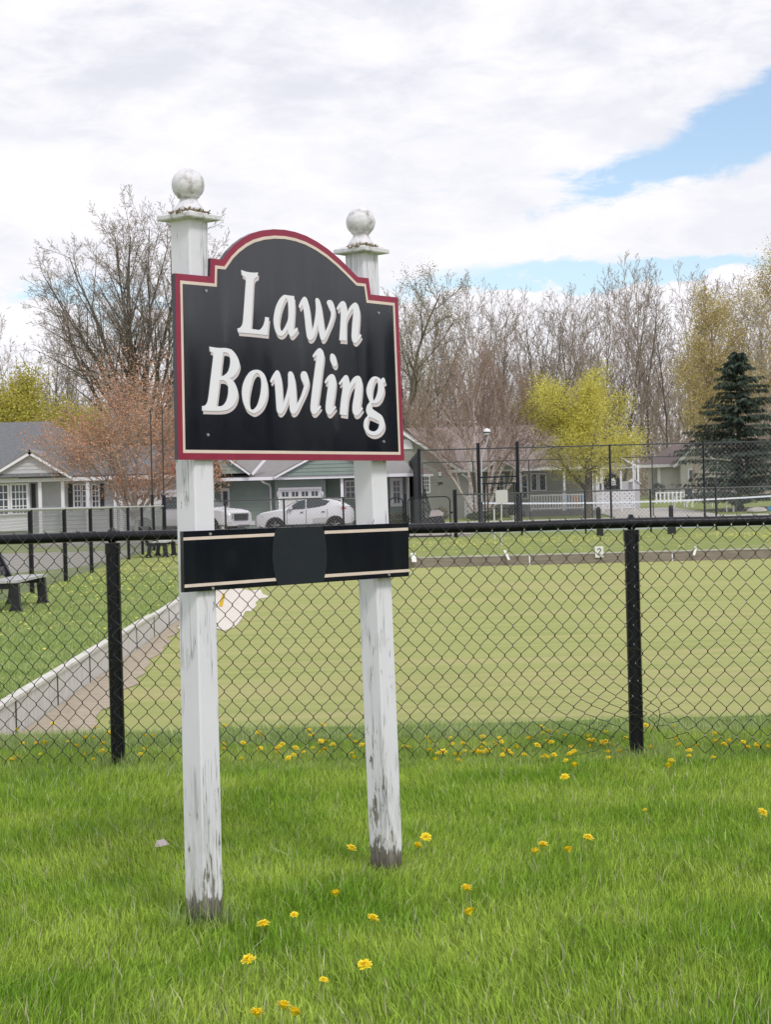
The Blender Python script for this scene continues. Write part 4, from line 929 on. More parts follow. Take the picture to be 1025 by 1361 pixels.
def pavilion():
    Y = 150.0; P = lambda px, py, y=Y: at(px, py, y); h = thing('pavilion', 'pale tan building with reddish roof half hidden by the spruce', 'building', (26, Y, 1.1)); g0 = .9
    zE = P(850, 622).z; xa = P(876, 640).x; xb = P(903, 640).x; pk = P(926.5, 586, Y-1.5); lf = P(893, 618, Y-1.5); 
    wallbox(h, xa, xb+5, Y, g0, zE, X['siding_tan'], 6)
    m = MB(); hw = pk.x-lf.x; siding(m, lambda z: (pk.x-hw*(pk.z-z)/(pk.z-lf.z)) if z > lf.z else P(902.5, 640).x, lambda z: (pk.x+hw*(pk.z-z)/(pk.z-lf.z)) if z > lf.z else P(951, 640).x, g0, pk.z-.05, Y-1.2, .22)
    m.box(P(902.5, 640).x+.02, P(951, 640).x-.02, Y-1.19, Y-.1, g0, lf.z-.02); m.build('gable_wall', X['siding_tan'], h)
    rake(h, (lf.x, lf.z), (pk.x, pk.z), Y-1.2, .32, .5); rake(h, (pk.x, pk.z), (pk.x+hw, lf.z), Y-1.2, .32, .5)
    r = MB(); r.slab((lf.x, Y-1.75, lf.z+.03), (lf.x, Y+4, lf.z+.03), (pk.x, Y+4, pk.z+.04), (pk.x, Y-1.75, pk.z+.04)); r.slab((pk.x, Y-1.75, pk.z+.04), (pk.x, Y+4, pk.z+.04), (pk.x+hw, Y+4, lf.z+.03), (pk.x+hw, Y-1.75, lf.z+.03)); r.build('gable_roof', X['shingle_red'], h)
    zo = zE+.2; xl = P(868, 620).x; r = MB(); r.slab((xl, Y-.7, zo), (pk.x, Y-.7, zo), (pk.x, Y+4, P(900, 588, Y+4).z), (P(899, 600, Y+4).x, Y+4, P(900, 588, Y+4).z)); r.slab((xl, Y-.7, zo), (xl, Y+8, zo), (P(899, 600, Y+4).x, Y+4.02, P(900, 588, Y+4).z), (P(899, 600, Y+4).x, Y+4, P(900, 588, Y+4).z)); r.build('roof', X['shingle_red'], h)
    MB().box(P(797, 620).x, P(902, 620).x, Y-.78, Y-.7, zE, zE+.24).build('fascia', X['trim'], h)
    cr = MB(); cr.slab((P(797, 620).x, Y-.7, zE+.25), (xl, Y-.7, zE+.25), (xl, Y+3, zE+.5), (P(797, 620).x, Y+3, zE+.5)); cr.build('canopy', X['shingle_red'], h)
    for a in (799, 843): MB().box(P(a, 640).x-.1, P(a, 640).x+.1, Y-.7, Y-.5, g0, zE).build('canopy_post', X['trim'], h)
    window(h, P(913.5, 630).x, P(917.5, 630).x, P(915, 638).z, P(915, 625).z, Y-1.2, 1, 1, .12)
    for a in (876.5,): MB().box(P(a, 640).x-.12, P(a, 640).x+.12, Y-.12, Y+.02, g0, zE-.002).build('corner_board', X['trim'], h)
    # small gabled kiosk behind the entry sign
    Y2 = 124; Q = lambda px, py, y=Y2: at(px, py, y); k = thing('garden_kiosk', 'small white kiosk with gabled roof behind the black arched sign', 'kiosk', (Q(820, 660).x, Y2, .5))
    xa, xb = Q(795, 650).x, Q(850, 650).x; ze = Q(820, 640).z; mb = MB(); mb.box(xa, xb, Y2, Y2+3, .3, ze); mb.build('wall', X['siding_grey'], k)
    for (a, b) in ((797, 803), (838, 843)): window(k, Q(a, 640).x, Q(b-.5, 640).x, Q(a, 652).z, Q(a, 642).z, Y2, 1, 1, .08)
    def gable(cx, w, py0, py1):
        l, p_, r_ = Q(cx-w, py1), Q(cx, py0), Q(cx+w, py1); l.z = r_.z
        rake(k, (l.x, l.z), (p_.x, p_.z), Y2-.3, .16, .15); rake(k, (p_.x, p_.z), (r_.x, r_.z), Y2-.3, .16, .15)
        s = MB(); s.slab((l.x, Y2-.46, l.z+.02), (l.x, Y2+3, l.z+.02), (p_.x, Y2+3, p_.z+.02), (p_.x, Y2-.46, p_.z+.02), .05); s.slab((p_.x, Y2-.46, p_.z+.02), (p_.x, Y2+3, p_.z+.02), (r_.x, Y2+3, r_.z+.02), (r_.x, Y2-.46, r_.z+.02), .05); s.build('roof', X['shingle_mid'], k)
        m = MB(); m.add([(l.x, Y2-.28, l.z-.1), (r_.x, Y2-.28, l.z-.1), (p_.x, Y2-.28, p_.z-.05), (l.x, Y2+2.9, l.z-.1), (r_.x, Y2+2.9, l.z-.1), (p_.x, Y2+2.9, p_.z-.05)], [(0,1,2),(5,4,3)]); m.build('gable', X['siding_taupe'], k)
    gable(819, 28, 603, 618)
    for a in (793, 848): MB().box(Q(a, 650).x-.06, Q(a, 650).x+.06, Y2-.5, Y2-.4, .3, Q(a, 618).z).build('corner_post', X['trim'], k)
    # white shed end
    e = thing('white_shed', 'narrow white shed with pointed roof right of the arched sign', 'shed', (Q(846, 670, 121).x, 121, .5)); Y3 = 121
    R = lambda px, py: at(px, py, Y3); a, b = R(841, 650).x, R(851, 650).x; c = [(a, .4), (b, .4), (b, R(846, 642).z), ((a+b)/2-.1, R(846, 637).z), (a, R(846, 640).z)]
    MB().plate([c], lambda u, v, d: (u, Y3-d, v), -1.5, 0).build('wall', X['siding_grey'], e); MB().slab((a-.1, Y3-.1, c[4][1]), (a-.1, Y3+1.5, c[4][1]), (c[3][0], Y3+1.5, c[3][1]+.05), (c[3][0], Y3-.1, c[3][1]+.05), .04).slab((c[3][0], Y3-.1, c[3][1]+.05), (c[3][0], Y3+1.5, c[3][1]+.05), (b+.12, Y3+1.5, c[2][1]-.04), (b+.12, Y3-.1, c[2][1]-.04), .04).build('roof', X['trim'], e)
pavilion()

def lattice(x0, x1, z0, z1, Y, label, step=.32):
    t = thing('lattice_screen', label, 'lattice', ((x0+x1)/2, Y, z0)); fr = MB(); w = .06
    fr.box(x0, x1, Y, Y+.05, z1-w, z1); fr.box(x0, x1, Y, Y+.05, z0, z0+w); fr.box(x0, x0+w, Y, Y+.05, z0+w, z1-w); fr.box(x1-w, x1, Y, Y+.05, z0+w, z1-w); fr.build('frame', X['trim'], t)
    H = z1-z0; s = MB(); hw = .055
    for sgn, dy in ((1, .01), (-1, .03)):
        u = x0-H
        while u < x1+H:
            a, b = (u, z0), (u+sgn*H, z1)
            # clip to rectangle
            (xa, za), (xb, zb) = a, b; ts = [0, 1]
            for lim in (x0, x1):
                k = (lim-xa)/(xb-xa); ts.append(k)
            lo = max(0, min((x0-xa)/(xb-xa), (x1-xa)/(xb-xa))); hi = min(1, max((x0-xa)/(xb-xa), (x1-xa)/(xb-xa)))
            if hi > lo:
                p = Vector((xa+(xb-xa)*lo, za+(zb-za)*lo)); q = Vector((xa+(xb-xa)*hi, za+(zb-za)*hi)); e = Vector((q.y-p.y, p.x-q.x)); 
                if e.length > 1e-4:
                    e.normalize(); e *= hw; s.add([(p.x-e.x, Y+dy, p.y-e.y), (p.x+e.x, Y+dy, p.y+e.y), (q.x+e.x, Y+dy, q.y+e.y), (q.x-e.x, Y+dy, q.y-e.y), (p.x-e.x, Y+dy+.012, p.y-e.y), (p.x+e.x, Y+dy+.012, p.y+e.y), (q.x+e.x, Y+dy+.012, q.y+e.y), (q.x-e.x, Y+dy+.012, q.y-e.y)], [(0,1,2,3),(7,6,5,4),(0,4,5,1),(1,5,6,2),(2,6,7,3),(3,7,4,0)])
            u += step
    s.build('slats', X['trim'], t)
def smalls():
    Y = 118; P = lambda px, py, y=Y: at(px, py, y)
    lattice(P(794, 660).x, P(842, 660).x, P(820, 676).z, P(820, 651).z, Y, 'white lattice screen below the black arched sign')
    Y = 109; lattice(at(617.5, 660, Y).x, at(635.5, 660, Y).x, at(625, 687, Y).z, at(625, 659, Y).z, Y, 'white lattice panel against the taupe house wall')
    # arched sign
    Y = 116; t = thing('arched_sign', 'distant black arched sign with white crest between white finial posts', 'sign', (at(814, 680, Y).x, Y, .35))
    for a in (801.5, 826):
        x = at(a, 650, Y).x; zt = at(a, 631, Y).z; MB().box(x-.06, x+.06, Y-.06, Y+.06, .3, zt).build('post', X['trim'], t); MB().lathe([(.02, 0), (.09, .02), (.09, .05), (.04, .08), (.08, .13), (.08, .18), (.01, .23)], (x, Y, zt), 8).build('finial', X['trim'], t, smooth=True)
    xa, xb = at(803, 650, Y).x, at(824.5, 650, Y).x; z0 = at(814, 651, Y).z; z1 = at(814, 636, Y).z; n = 14; c = [(xa, z0), (xb, z0), (xb, z1)]+[((xa+xb)/2+(xb-xa)*.42*math.cos(PI*i/n), z1+.30*math.sin(PI*i/n)) for i in range(n+1)]+[(xa, z1)]
    MB().plate([c], lambda u, v, d: (u, Y-.07-d, v), 0, .05).build('board', X['blackedge'], t)
    cx, cz = at(814.5, 642.5, Y).x, at(814.5, 645, Y).z; w = .19
    MB().plate([[(cx-w, cz), (cx+w, cz), (cx+w, cz+.28), (cx+.1, cz+.44), (cx-.1, cz+.44), (cx-w, cz+.28)]], lambda u, v, d: (u, Y-.12-d, v), 0, .02).build('crest', X['plate'], t)
    mb = MB()
    for i in range(3): mb.box(cx-.13+i*.1, cx-.07+i*.1, Y-.16, Y-.142, cz+.06, cz+.14); mb.box(cx-.13+i*.1, cx-.07+i*.1, Y-.16, Y-.142, cz+.2, cz+.28)
    mb.build('crest_mark', X['ink'], t)
    x = at(843.5, 650, 115).x; tag(MB().tube((x, 115, .3), (x-.05, 115, at(843, 612, 115).z), .045).build('white_pole', X['trim']), 'thin white pole between arched sign and white shed', 'pole')
    # white garden chairs & table right
    for (px, lab) in ((917, 'white legged garden chair with dark cushion before the pavilion'), (949.5, 'smaller dark topped white legged garden chair beside the spruce')):
        Y = 122; p = at(px, 676, Y); z = gz(0, Y); s = 1 if px < 930 else .72; c = thing('garden_chair', lab, 'chair', (p.x, Y, z))
        for dx in (-.22, .16):
            for dy in (-.2, .2): MB().box(p.x+dx*s, p.x+(dx+.08)*s, Y+dy, Y+dy+.06, z, z+.48*s).build('leg', X['trim'], c)
        MB().box(p.x-.26*s, p.x+.28*s, Y-.24, Y+.26, z+.49*s, z+.62*s).build('cushion', X['shutter'], c)
        MB().box(p.x-.25*s, p.x+.27*s, Y+.2, Y+.27, z+.64*s, z+1.22*s).build('backrest', X['shutter'], c)
        for dx in (-.22, .18): MB().box(p.x+dx*s, p.x+(dx+.06)*s, Y-.24, Y+.2, z+.8*s, z+.86*s).build('armrest', X['trim'], c)
    Y = 123; p = at(904, 676, Y); z = gz(0, Y); c = thing('garden_table', 'white garden table left of the white legged chair', 'table', (p.x, Y, z))
    MB().box(p.x-.42, p.x+.42, Y-.3, Y+.3, z+.66, z+.72).build('tabletop', X['trim'], c)
    for dx in (-.4, .34):
        for dy in (-.28, .22): MB().box(p.x+dx, p.x+dx+.06, Y+dy, Y+dy+.06, z, z+.66).build('leg', X['trim'], c)
    Y = 134; xa, xb = at(872, 660, Y).x, at(941, 660, Y).x; z1 = at(905, 653, Y).z; z0 = gz(0, Y); t = thing('picket_fence', 'low white picket fence in front of the tan building', 'fence', ((xa+xb)/2, Y, z0))
    MB().box(xa, xb, Y, Y+.05, z1-.12, z1-.04).build('rail', X['trim'], t); MB().box(xa, xb, Y, Y+.05, z0+.15, z0+.23).build('rail', X['trim'], t); pc = None
    n = int((xb-xa)/.3)
    for i in range(n):
        x = xa+i*.3
        if pc is None: pc = MB().box(x, x+.12, Y-.03, Y-.001, z0, z1).build('picket', X['trim'], t)
        else: c = pc.copy(); sc.collection.objects.link(c); c.location.x += i*.3
    # boulder + mulch
    Y = 108.0; p = at(1007, 681, Y); mb = MB(); rnd = random.Random(4); mb.lathe([(.30, 0), (.42, .08), (.40, .2), (.26, .3), (.05, .34)], (p.x, Y, gz(0, Y)-.03), 10)
    mb.v = [(v[0]+rnd.uniform(-.05, .05)+(v[0]-p.x)*.5, v[1], v[2]+rnd.uniform(-.02, .03)) for v in mb.v]
    tag(mb.build('boulder', X['boulder'], smooth=True), 'pale rounded boulder at the edge of the mulch below the spruce', 'boulder')
    x0 = at(957, 680, 112).x; mu = MB(); n = 20; c = [(x0+5.5+6*math.cos(2*PI*i/n), 114+5*math.sin(2*PI*i/n)) for i in range(n)]; mu.add([(a, b, gz(0, b)+.02) for a, b in c], [tuple(range(n))]); tag(mu.build('mulch_bed', X['mulch']), 'dark mulch bed under the spruce', kind='structure')
    for (px, py, w, h, m_, lab) in ((967, 683, .06, .55, 'plate', 'short white stake left in the mulch bed'), (976, 681, .10, .45, 'plate', 'wider white stake right in the mulch bed'), (1014, 676, .30, .22, 'plate', 'white slanted board lying by the spruce'), (1024, 675, .25, .3, 'blue', 'blue and white tub by the spruce at the right edge')):
        Y = 110; p = at(px, py, Y); z = gz(0, Y); mb = MB(); mb.add([(p.x-w/2, Y, z), (p.x+w/2, Y, z), (p.x+w*.3, Y, z+h), (p.x-w*.6, Y, z+h), (p.x-w/2, Y+.15, z), (p.x+w/2, Y+.15, z), (p.x+w*.3, Y+.12, z+h), (p.x-w*.6, Y+.12, z+h)], [(0,1,2,3),(7,6,5,4),(0,4,5,1),(1,5,6,2),(2,6,7,3),(3,7,4,0)])
        tag(mb.build('garden_stake' if w < .2 else 'garden_clutter', X[m_]), lab, 'stake' if w < .2 else 'garden item')
    # scooter by the gate
    Y = 80.0; x0, x1 = at(557, 700, Y).x, at(590, 700, Y).x; z = .16; t = thing('parked_scooter', 'dark parked scooter with pale pink seat cover by the gate', 'scooter', ((x0+x1)/2, Y, z)); L = x1-x0
    for fx in (.12, .88):
        w = MB(); c = (x0+L*fx, Y, z+.22); w.lathe([(.12, -.05), (.20, -.055), (.22, -.03), (.22, .03), (.20, .055), (.12, .05)], c, 16, 'y'); w.build('wheel', X['tyre'], t, smooth=True)
    b = MB(); b.plate([[(x0+L*.05, z+.35), (x0+L*.3, z+.25), (x0+L*.8, z+.28), (x0+L*1.0, z+.4), (x0+L*.9, z+.62), (x0+L*.5, z+.55), (x0+L*.28, z+.5), (x0+L*.2, z+.95), (x0+L*.06, z+1.0), (x0+L*.0, z+.6)]], lambda u, v, d: (u, Y-d, v), -.14, .14); b.build('body', X['blackplastic'], t)
    b = MB(); b.plate([[(x0+L*.42, z+.56), (x0+L*.98, z+.6), (x0+L*1.02, z+.72), (x0+L*.8, z+.86), (x0+L*.5, z+.82)]], lambda u, v, d: (u, Y-d, v), -.18, .18); b.build('seat_cover', X['pink'], t)
    MB().path([(x0+L*.1, Y-.3, z+1.02), (x0+L*.14, Y, z+1.0), (x0+L*.1, Y+.3, z+1.02)], .025, 6).build('handlebar', X['railgrey'], t)
    # dark plant pot at x 683
    Y = 106; p = at(683, 684, Y); t = thing('round_planter', 'dark round planter shrub in front of the taupe house porch', 'planter', (p.x, Y, .15)); MB().lathe([(.18, 0), (.24, .3), (.22, .3)], (p.x, Y, .15), 12).build('pot', X['boulder'], t, smooth=True)
    leafball(t, (p.x, Y, .15+.55), (.36, .36, .36), 500, .09, X['needle'], 5)

def leafball(parent, c, r, n, size, m, seed, name='foliage'):
    rg = np.random.default_rng(seed); d = rg.normal(size=(n, 3)); d /= np.linalg.norm(d, axis=1)[:, None]; rr = rg.uniform(.45, 1.05, n)**.6
    P = d*rr[:, None]*np.array(r)+np.array(c); o = np.array(parent.location) if parent is not None else 0
    return leaves(name, P-o, size, m, rg, parent)
def leaves(name, P, size, m, rg, parent=None, aspect=.6):
    n = len(P); a = rg.normal(size=(n, 3)); a /= np.linalg.norm(a, axis=1)[:, None]; b = np.cross(a, rg.normal(size=(n, 3))); b /= np.linalg.norm(b, axis=1)[:, None]
    s = size*rg.uniform(.6, 1.3, n)[:, None]; a = a*s*.5; b = b*s*.5*aspect
    V = np.stack([P-a, P+b, P+a, P-b], 1).reshape(-1, 3); Fq = np.arange(4*n).reshape(n, 4)
    return np_mesh(name, V, Fq, m, parent)

# ------------------------------------------------------------------ trees
def grow(seed, H, r0, levels, trunk_h, spread, nch, ratio, up=.05, wig=.12, rmin=.012, stems=None, fork=True, seg=(7, 5, 4, 3, 2)):
    rnd = random.Random(seed); S = [[] for _ in range(levels)]; tips = []
    def rot(d, ang, az):
        q = d.orthogonal().normalized(); w = d.cross(q); return (d*math.cos(ang)+(q*math.cos(az)+w*math.sin(az))*math.sin(ang)).normalized()
    def br(p, d, L, r, lev, t0):
        n = seg[min(lev, len(seg)-1)]; pts = [p]; rs = [r]; ds = [d]
        for i in range(n):
            d = (d+Vector((rnd.gauss(0, wig), rnd.gauss(0, wig), rnd.gauss(0, wig*.6)+up))).normalized(); p = p+d*(L/n); pts.append(p); ds.append(d)
            rs.append(max(rmin*.7, r*(1-.8*(i+1)/n)))
        for i in range(n): S[lev].append((pts[i], pts[i+1], rs[i], rs[i+1]))
        if lev+1 >= levels:
            tips.append(pts[-1]); tips.append(pts[len(pts)//2]); return
        k = nch[lev]; az = rnd.uniform(0, 6.28)
        for c in range(k):
            t = t0+(1-t0)*(c+rnd.random())/k; f = t*n; i = min(n-1, int(f)); q = pts[i].lerp(pts[i+1], f-i); rr = rs[i]+(rs[i+1]-rs[i])*(f-i)
            az += 2.4+rnd.uniform(-.4, .4); ang = spread[lev]*rnd.uniform(.7, 1.3)
            br(q, rot(ds[i], ang, az), L*ratio[lev]*rnd.uniform(.7, 1.15)*(1-.45*(t-t0)/(1-t0+1e-6)), max(rmin, rr*rnd.uniform(.5, .75)), lev+1, .15)
    if stems:
        for st_ in stems:
            dx, dy, L, r = st_[:4]; z0 = st_[4] if len(st_) > 4 else 0; br(Vector((dx*.15, dy*.15, z0)), Vector((dx, dy, 1)).normalized(), L, r, 0, trunk_h)
    else: br(Vector((0, 0, -.1)), Vector((rnd.gauss(0, .03), rnd.gauss(0, .03), 1)).normalized(), H, r0, 0, trunk_h)
    return S, tips
def seg_mesh(segs, n):
    A = np.array([tuple(s[0]) for s in segs]); B = np.array([tuple(s[1]) for s in segs]); ra = np.array([s[2] for s in segs]); rb = np.array([s[3] for s in segs])
    d = B-A; d /= np.linalg.norm(d, axis=1)[:, None]+1e-9; ref = np.where(np.abs(d[:, 2:3]) > .9, np.array([[1., 0, 0]]), np.array([[0, 0, 1.]])); q = np.cross(d, ref); q /= np.linalg.norm(q, axis=1)[:, None]; w = np.cross(d, q)
    V = []
    for P, r in ((A, ra), (B, rb)):
        for i in range(n):
            t = 2*PI*i/n; V.append(P+q*(r*math.cos(t))[:, None]+w*(r*math.sin(t))[:, None])
    V = np.stack(V, 1).reshape(-1, 3); k = len(segs); base = np.arange(k)[:, None]*2*n
    F_ = np.concatenate([base+np.array([[i, (i+1) % n, n+(i+1) % n, n+i]]) for i in range(n)], 0); return V, F_
def make_tree(name, label, cat, loc, S, tips, barkm, twigm, leafm=None, nleaf=0, lsize=.1, spreadl=.3, seed=1, group=None, tn=8):
    t = thing(name, label, cat, loc, group)
    V, F_ = seg_mesh(S[0], tn); np_mesh('trunk', V, F_, barkm, t, smooth=True)
    V, F_ = seg_mesh(S[1], 5); np_mesh('limbs', V, F_, barkm, t, smooth=True)['kind'] = 'stuff'
    rest = [s for l in S[2:] for s in l]
    V, F_ = seg_mesh(rest, 3); np_mesh('branches', V, F_, twigm, t)['kind'] = 'stuff'
    if leafm:
        rg = np.random.default_rng(seed); T = np.array([tuple(p) for p in tips]); P = T[rg.integers(0, len(T), nleaf)]+rg.normal(0, spreadl, (nleaf, 3)); leaves('foliage', P, lsize, leafm, rg, t)
    return t
def base(px, Y): p = at(px, 690, Y); return (p.x, Y, gz(p.x, Y)-.05)
smalls()

# big bare tree at left (spreading vase)
rnd = random.Random(15); stems = [(0, 0, 7.5, .34), (.02, 0, 7.5, .3, 4)]
for i in range(19):
    a = -.95+1.9*(i+.5)/19+rnd.uniform(-.05, .05); z0 = 2.6+2.8*(1-abs(a))+rnd.uniform(-.4, .4); b = rnd.uniform(-.5, .5)
    sn = math.sin(a*1.5); ex, ez = math.copysign(abs(sn)**.72, sn)*6.4, 10.2+8.6*max(0, math.cos(a*1.5))**.5; L = math.hypot(ex, ez-z0)*.92*rnd.uniform(.93, 1.0); stems.append((ex/(ez-z0)*1.05, b*.55, L, rnd.uniform(.11, .16), z0))
S, T = grow(11, 6, .42, 5, .22, (.50, .62, .65, .7), (12, 6, 5, 4), (.40, .46, .5, .5), up=.004, wig=.085, rmin=.011, stems=stems, seg=(9, 5, 3, 2, 2))
make_tree('bare_tree', 'tall spreading bare tree rising behind the rusty budding tree at left', 'tree', base(193, 112), S, T, X['bark'], X['bark_pale'], X['leaf_bud'], 6000, .09, .12).scale = (.98, .98, 1.05)
# rusty budding tree
S, T = grow(21, 2.0, .16, 5, .45, (.6, .6, .65, .7), (8, 6, 5, 4), (1.5, .55, .5, .5), up=.03, rmin=.008, stems=[(0, 0, 2.4, .15), (-.35, 0, 3.6, .10, 1.2), (.38, .1, 3.5, .10, 1.2), (.02, -.1, 4.4, .11, 1.4), (-.95, .1, 2.9, .08, 1.4), (1.0, -.05, 2.8, .08, 1.5), (-.2, -.5, 3.6, .08, 1.5)])
make_tree('budding_tree', 'small tree with rusty orange buds in front of white garage', 'tree', base(179, 72), S, T, X['bark_pale'], X['twig'], X['leaf_orange'], 24000, .11, .30).scale = (.84, .84, .74)
# yellow green tree behind left house
S, T = grow(31, 7.0, .22, 4, .3, (.65, .6, .7), (14, 8, 6), (.55, .5, .5), up=.04, rmin=.015)
make_tree('leafing_tree', 'yellow green leafing tree behind the grey roof at left', 'tree', base(42, 100), S, T, X['bark'], X['bark'], X['leaf_olive'], 26000, .15, .5)
S, T = grow(32, 5.6, .2, 4, .3, (.65, .6, .7), (12, 7, 6), (.5, .5, .5), up=.04, rmin=.015)
make_tree('leafing_tree', 'smaller orange green leafing tree between grey roof and rusty tree', 'tree', base(112, 97), S, T, X['bark'], X['bark'], X['leaf_olive'], 15000, .13, .45)
# lime maple
S, T = grow(41, 7.0, .26, 4, .24, (.85, .65, .7), (18, 8, 6), (.62, .5, .5), up=.035, rmin=.014)
make_tree('maple_tree', 'bright lime yellow flowering maple in front of the brown roof', 'tree', base(781, 106), S, T, X['bark'], X['bark'], X['leaf_lime'], 52000, .10, .34)
# birch clump
S, T = grow(51, 9, .2, 5, .3, (.42, .5, .6, .7), (10, 7, 5, 4), (.5, .5, .5, .5), up=.05, wig=.07, rmin=.010, stems=[(.9, .1, 6.5, .08), (-.95, 0, 6.5, .08), (-.05, 0, 8.5, .15), (.32, 0, 8.2, .13), (-.32, .1, 8.5, .13), (.55, -.1, 7.0, .10), (.15, .2, 9.2, .13), (-.6, 0, 6.8, .10)])
make_tree('birch_tree', 'multi stemmed pale birch with pinkish twigs before the taupe house', 'tree', base(640, 108), S, T, X['birch'], X['birch_twig'], X['leaf_bud'], 9000, .07, .25)
# straw coloured trees right
S, T = grow(61, 14, .3, 4, .25, (.6, .6, .7), (15, 9, 6), (.38, .5, .5), up=.05, rmin=.018)
make_tree('catkin_tree', 'straw yellow budding tree behind the spruce top', 'tree', base(925, 145), S, T, X['bark_pale'], X['twig'], X['leaf_straw'], 26000, .14, .5)
S, T = grow(62, 18, .34, 4, .2, (.6, .6, .7), (16, 9, 6), (.36, .5, .5), up=.05, rmin=.018)
make_tree('catkin_tree', 'taller golden budding tree at the right edge above the spruce', 'tree', base(1018, 142), S, T, X['bark_pale'], X['twig'], X['leaf_straw'], 30000, .14, .55)
S, T = grow(63, 17.5, .25, 4, .3, (.6, .6, .7), (12, 7, 6), (.34, .5, .5), up=.05, rmin=.018)
make_tree('catkin_tree', 'pale budding tree just right of the right sign post cap', 'tree', base(525, 140), S, T, X['bark'], X['bark'], X['leaf_bud'], 6000, .12, .35)

def spruce(name, label, loc, H, R, seed, group=None, nb=1.0):
    rg = np.random.default_rng(seed); t = thing(name, label, 'tree', loc, group); rnd = random.Random(seed)
    MB().tube(Vector(loc)+Vector((0, 0, -.1)), Vector(loc)+Vector((0, 0, H*.97)), .22, .02, 8).build('trunk', X['bark'], t)
    segs = []; P = []; D = []
    z = .5
    while z < H*.97:
        k = z/H; L0 = R*(1-k)**.8*(1.0 if k > .15 else .8+k)+.12; nbr = int((5 if k < .7 else 4)*max(.6, nb))
        for i in range(nbr):
            L = L0*rnd.uniform(.5, 1.12); az = rnd.uniform(0, 6.28); d = Vector((math.cos(az), math.sin(az), .12)); p = Vector((0, 0, z+rnd.uniform(-.15, .15))); n = 7
            for j in range(n):
                f = j/n; q = p+Vector((d.x*L/n, d.y*L/n, L/n*(.25-.75*f+.55*f*f))); segs.append((p, q, .03*(1-f)+.005, .03*(1-f-.1)+.005))
                m = 9 if j else 3
                for _ in range(int(m*nb)):
                    s = p.lerp(q, rnd.random()); w = (.34*(1-f)+.12)*min(1, L/1.2); off = rnd.uniform(-1, 1)*w; side = Vector((-d.y, d.x, 0)); e = (side*(1 if off > 0 else -1)*.9+Vector((d.x, d.y, 0))*.7+Vector((0, 0, -.75-rnd.random()*.5))).normalized()
                    P.append(tuple(s+side*off*.5+Vector((0, 0, rnd.uniform(-.03, .05))))); D.append(tuple(e*rnd.uniform(.18, .46)))
                p = q
        z += .10+.12*rnd.random()
    V, F_ = seg_mesh(segs, 3); np_mesh('boughs', V, F_, X['bark'], t)
    P = np.array(P); D = np.array(D); n = len(P); b = np.cross(D, rg.normal(size=(n, 3))); b /= np.linalg.norm(b, axis=1)[:, None]; b *= .035
    V = np.stack([P-b*.6, P+D*.5-b*1.1, P+D, P+D*.5+b*1.1, P+b*.6], 1).reshape(-1, 3); np_mesh('needles', V, np.arange(5*n).reshape(n, 5), X['needle'], t)
    return t
spruce('spruce_tree', 'dark drooping spruce on the right beside the tan building', base(985, 112), 10.2, 5.3, 5)
sp2 = spruce('reflection_cedar', 'unseen dark cedar added right of the lawn for the sign board reflection', (17, 3, 0), 8.5, 4.2, 9, 'cedars added out of view for the board reflection', .55)  # unseen row, added so the black sign board reflects something dark
rnd = random.Random(77)
sp2.scale = (.4, .4, .4)
for i in range(22):
    c = copy_tree(sp2); c.location = (17+rnd.uniform(-.3, 1.2)+(i % 2)*1.2, 1.2+i*.62+rnd.uniform(-.1, .1), 0); k = rnd.uniform(.42, .52); c.scale = (k, k, k); c.rotation_euler.z = rnd.uniform(0, 6)
# bare wood trees
protos = []
for i in range(7):
    S, T = grow(100+i, 19+i % 3,   .12+.02*(i % 3), 5, .26, (.45, .5, .6, .7), (14, 6, 4, 3), (.34, .5, .5, .5), up=.07, wig=.085, rmin=.018)
    protos.append((S, T))
WL = 'tall bare grey tree in the wood behind the houses'; WG = 'bare trees of the far wood'
trees = []
for i, (S, T) in enumerate(protos):
    trees.append(make_tree('bare_wood_tree', WL, 'tree', (0, 0, 0), S, T, X['bark_pale'] if i % 2 else X['bark'], X['twig'] if i % 2 else X['bark_pale'], seed=i, group=WG, tn=6))
rnd = random.Random(12); used = set(); spots = []
for k in range(52):
    px = 535+510*k/51+rnd.uniform(-7, 7); Y = rnd.uniform(150, 190); top = 372+10*math.sin(px*.02)+rnd.uniform(-14, 22)-(18 if px > 800 else 0); spots.append((px, Y, top))
for px, top in ((-28, 345), (8, 335), (30, 395), (60, 405), (95, 420), (128, 410), (205, 400), (240, 390), (300, 400), (350, 395), (420, 400), (470, 390), (505, 380)): spots.append((px, rnd.uniform(150, 175), top))
for k, (px, Y, top) in enumerate(spots):
    i = k % 7; o = trees[i] if i not in used else copy_tree(trees[i]); used.add(i)
    z_ = 'left of the sign above the grey roof' if px < 250 else ('behind the sign board' if px < 540 else ('above the long brown roof' if px < 720 else ('behind the lime yellow maple' if px < 880 else 'behind the spruce at right')))
    o['label'] = 'tall bare grey tree of the far wood, '+z_; o['group'] = 'bare wood trees '+z_
    x, y, z = base(px, Y); Ht = at(px, top, Y).z-z; hh = 19+i % 3; s = Ht/(hh*1.19); o.location = (x, y, z); w = rnd.uniform(.85, 1.15); o.scale = (s*w, s*w, s); o.rotation_euler.z = rnd.uniform(0, 6.28)
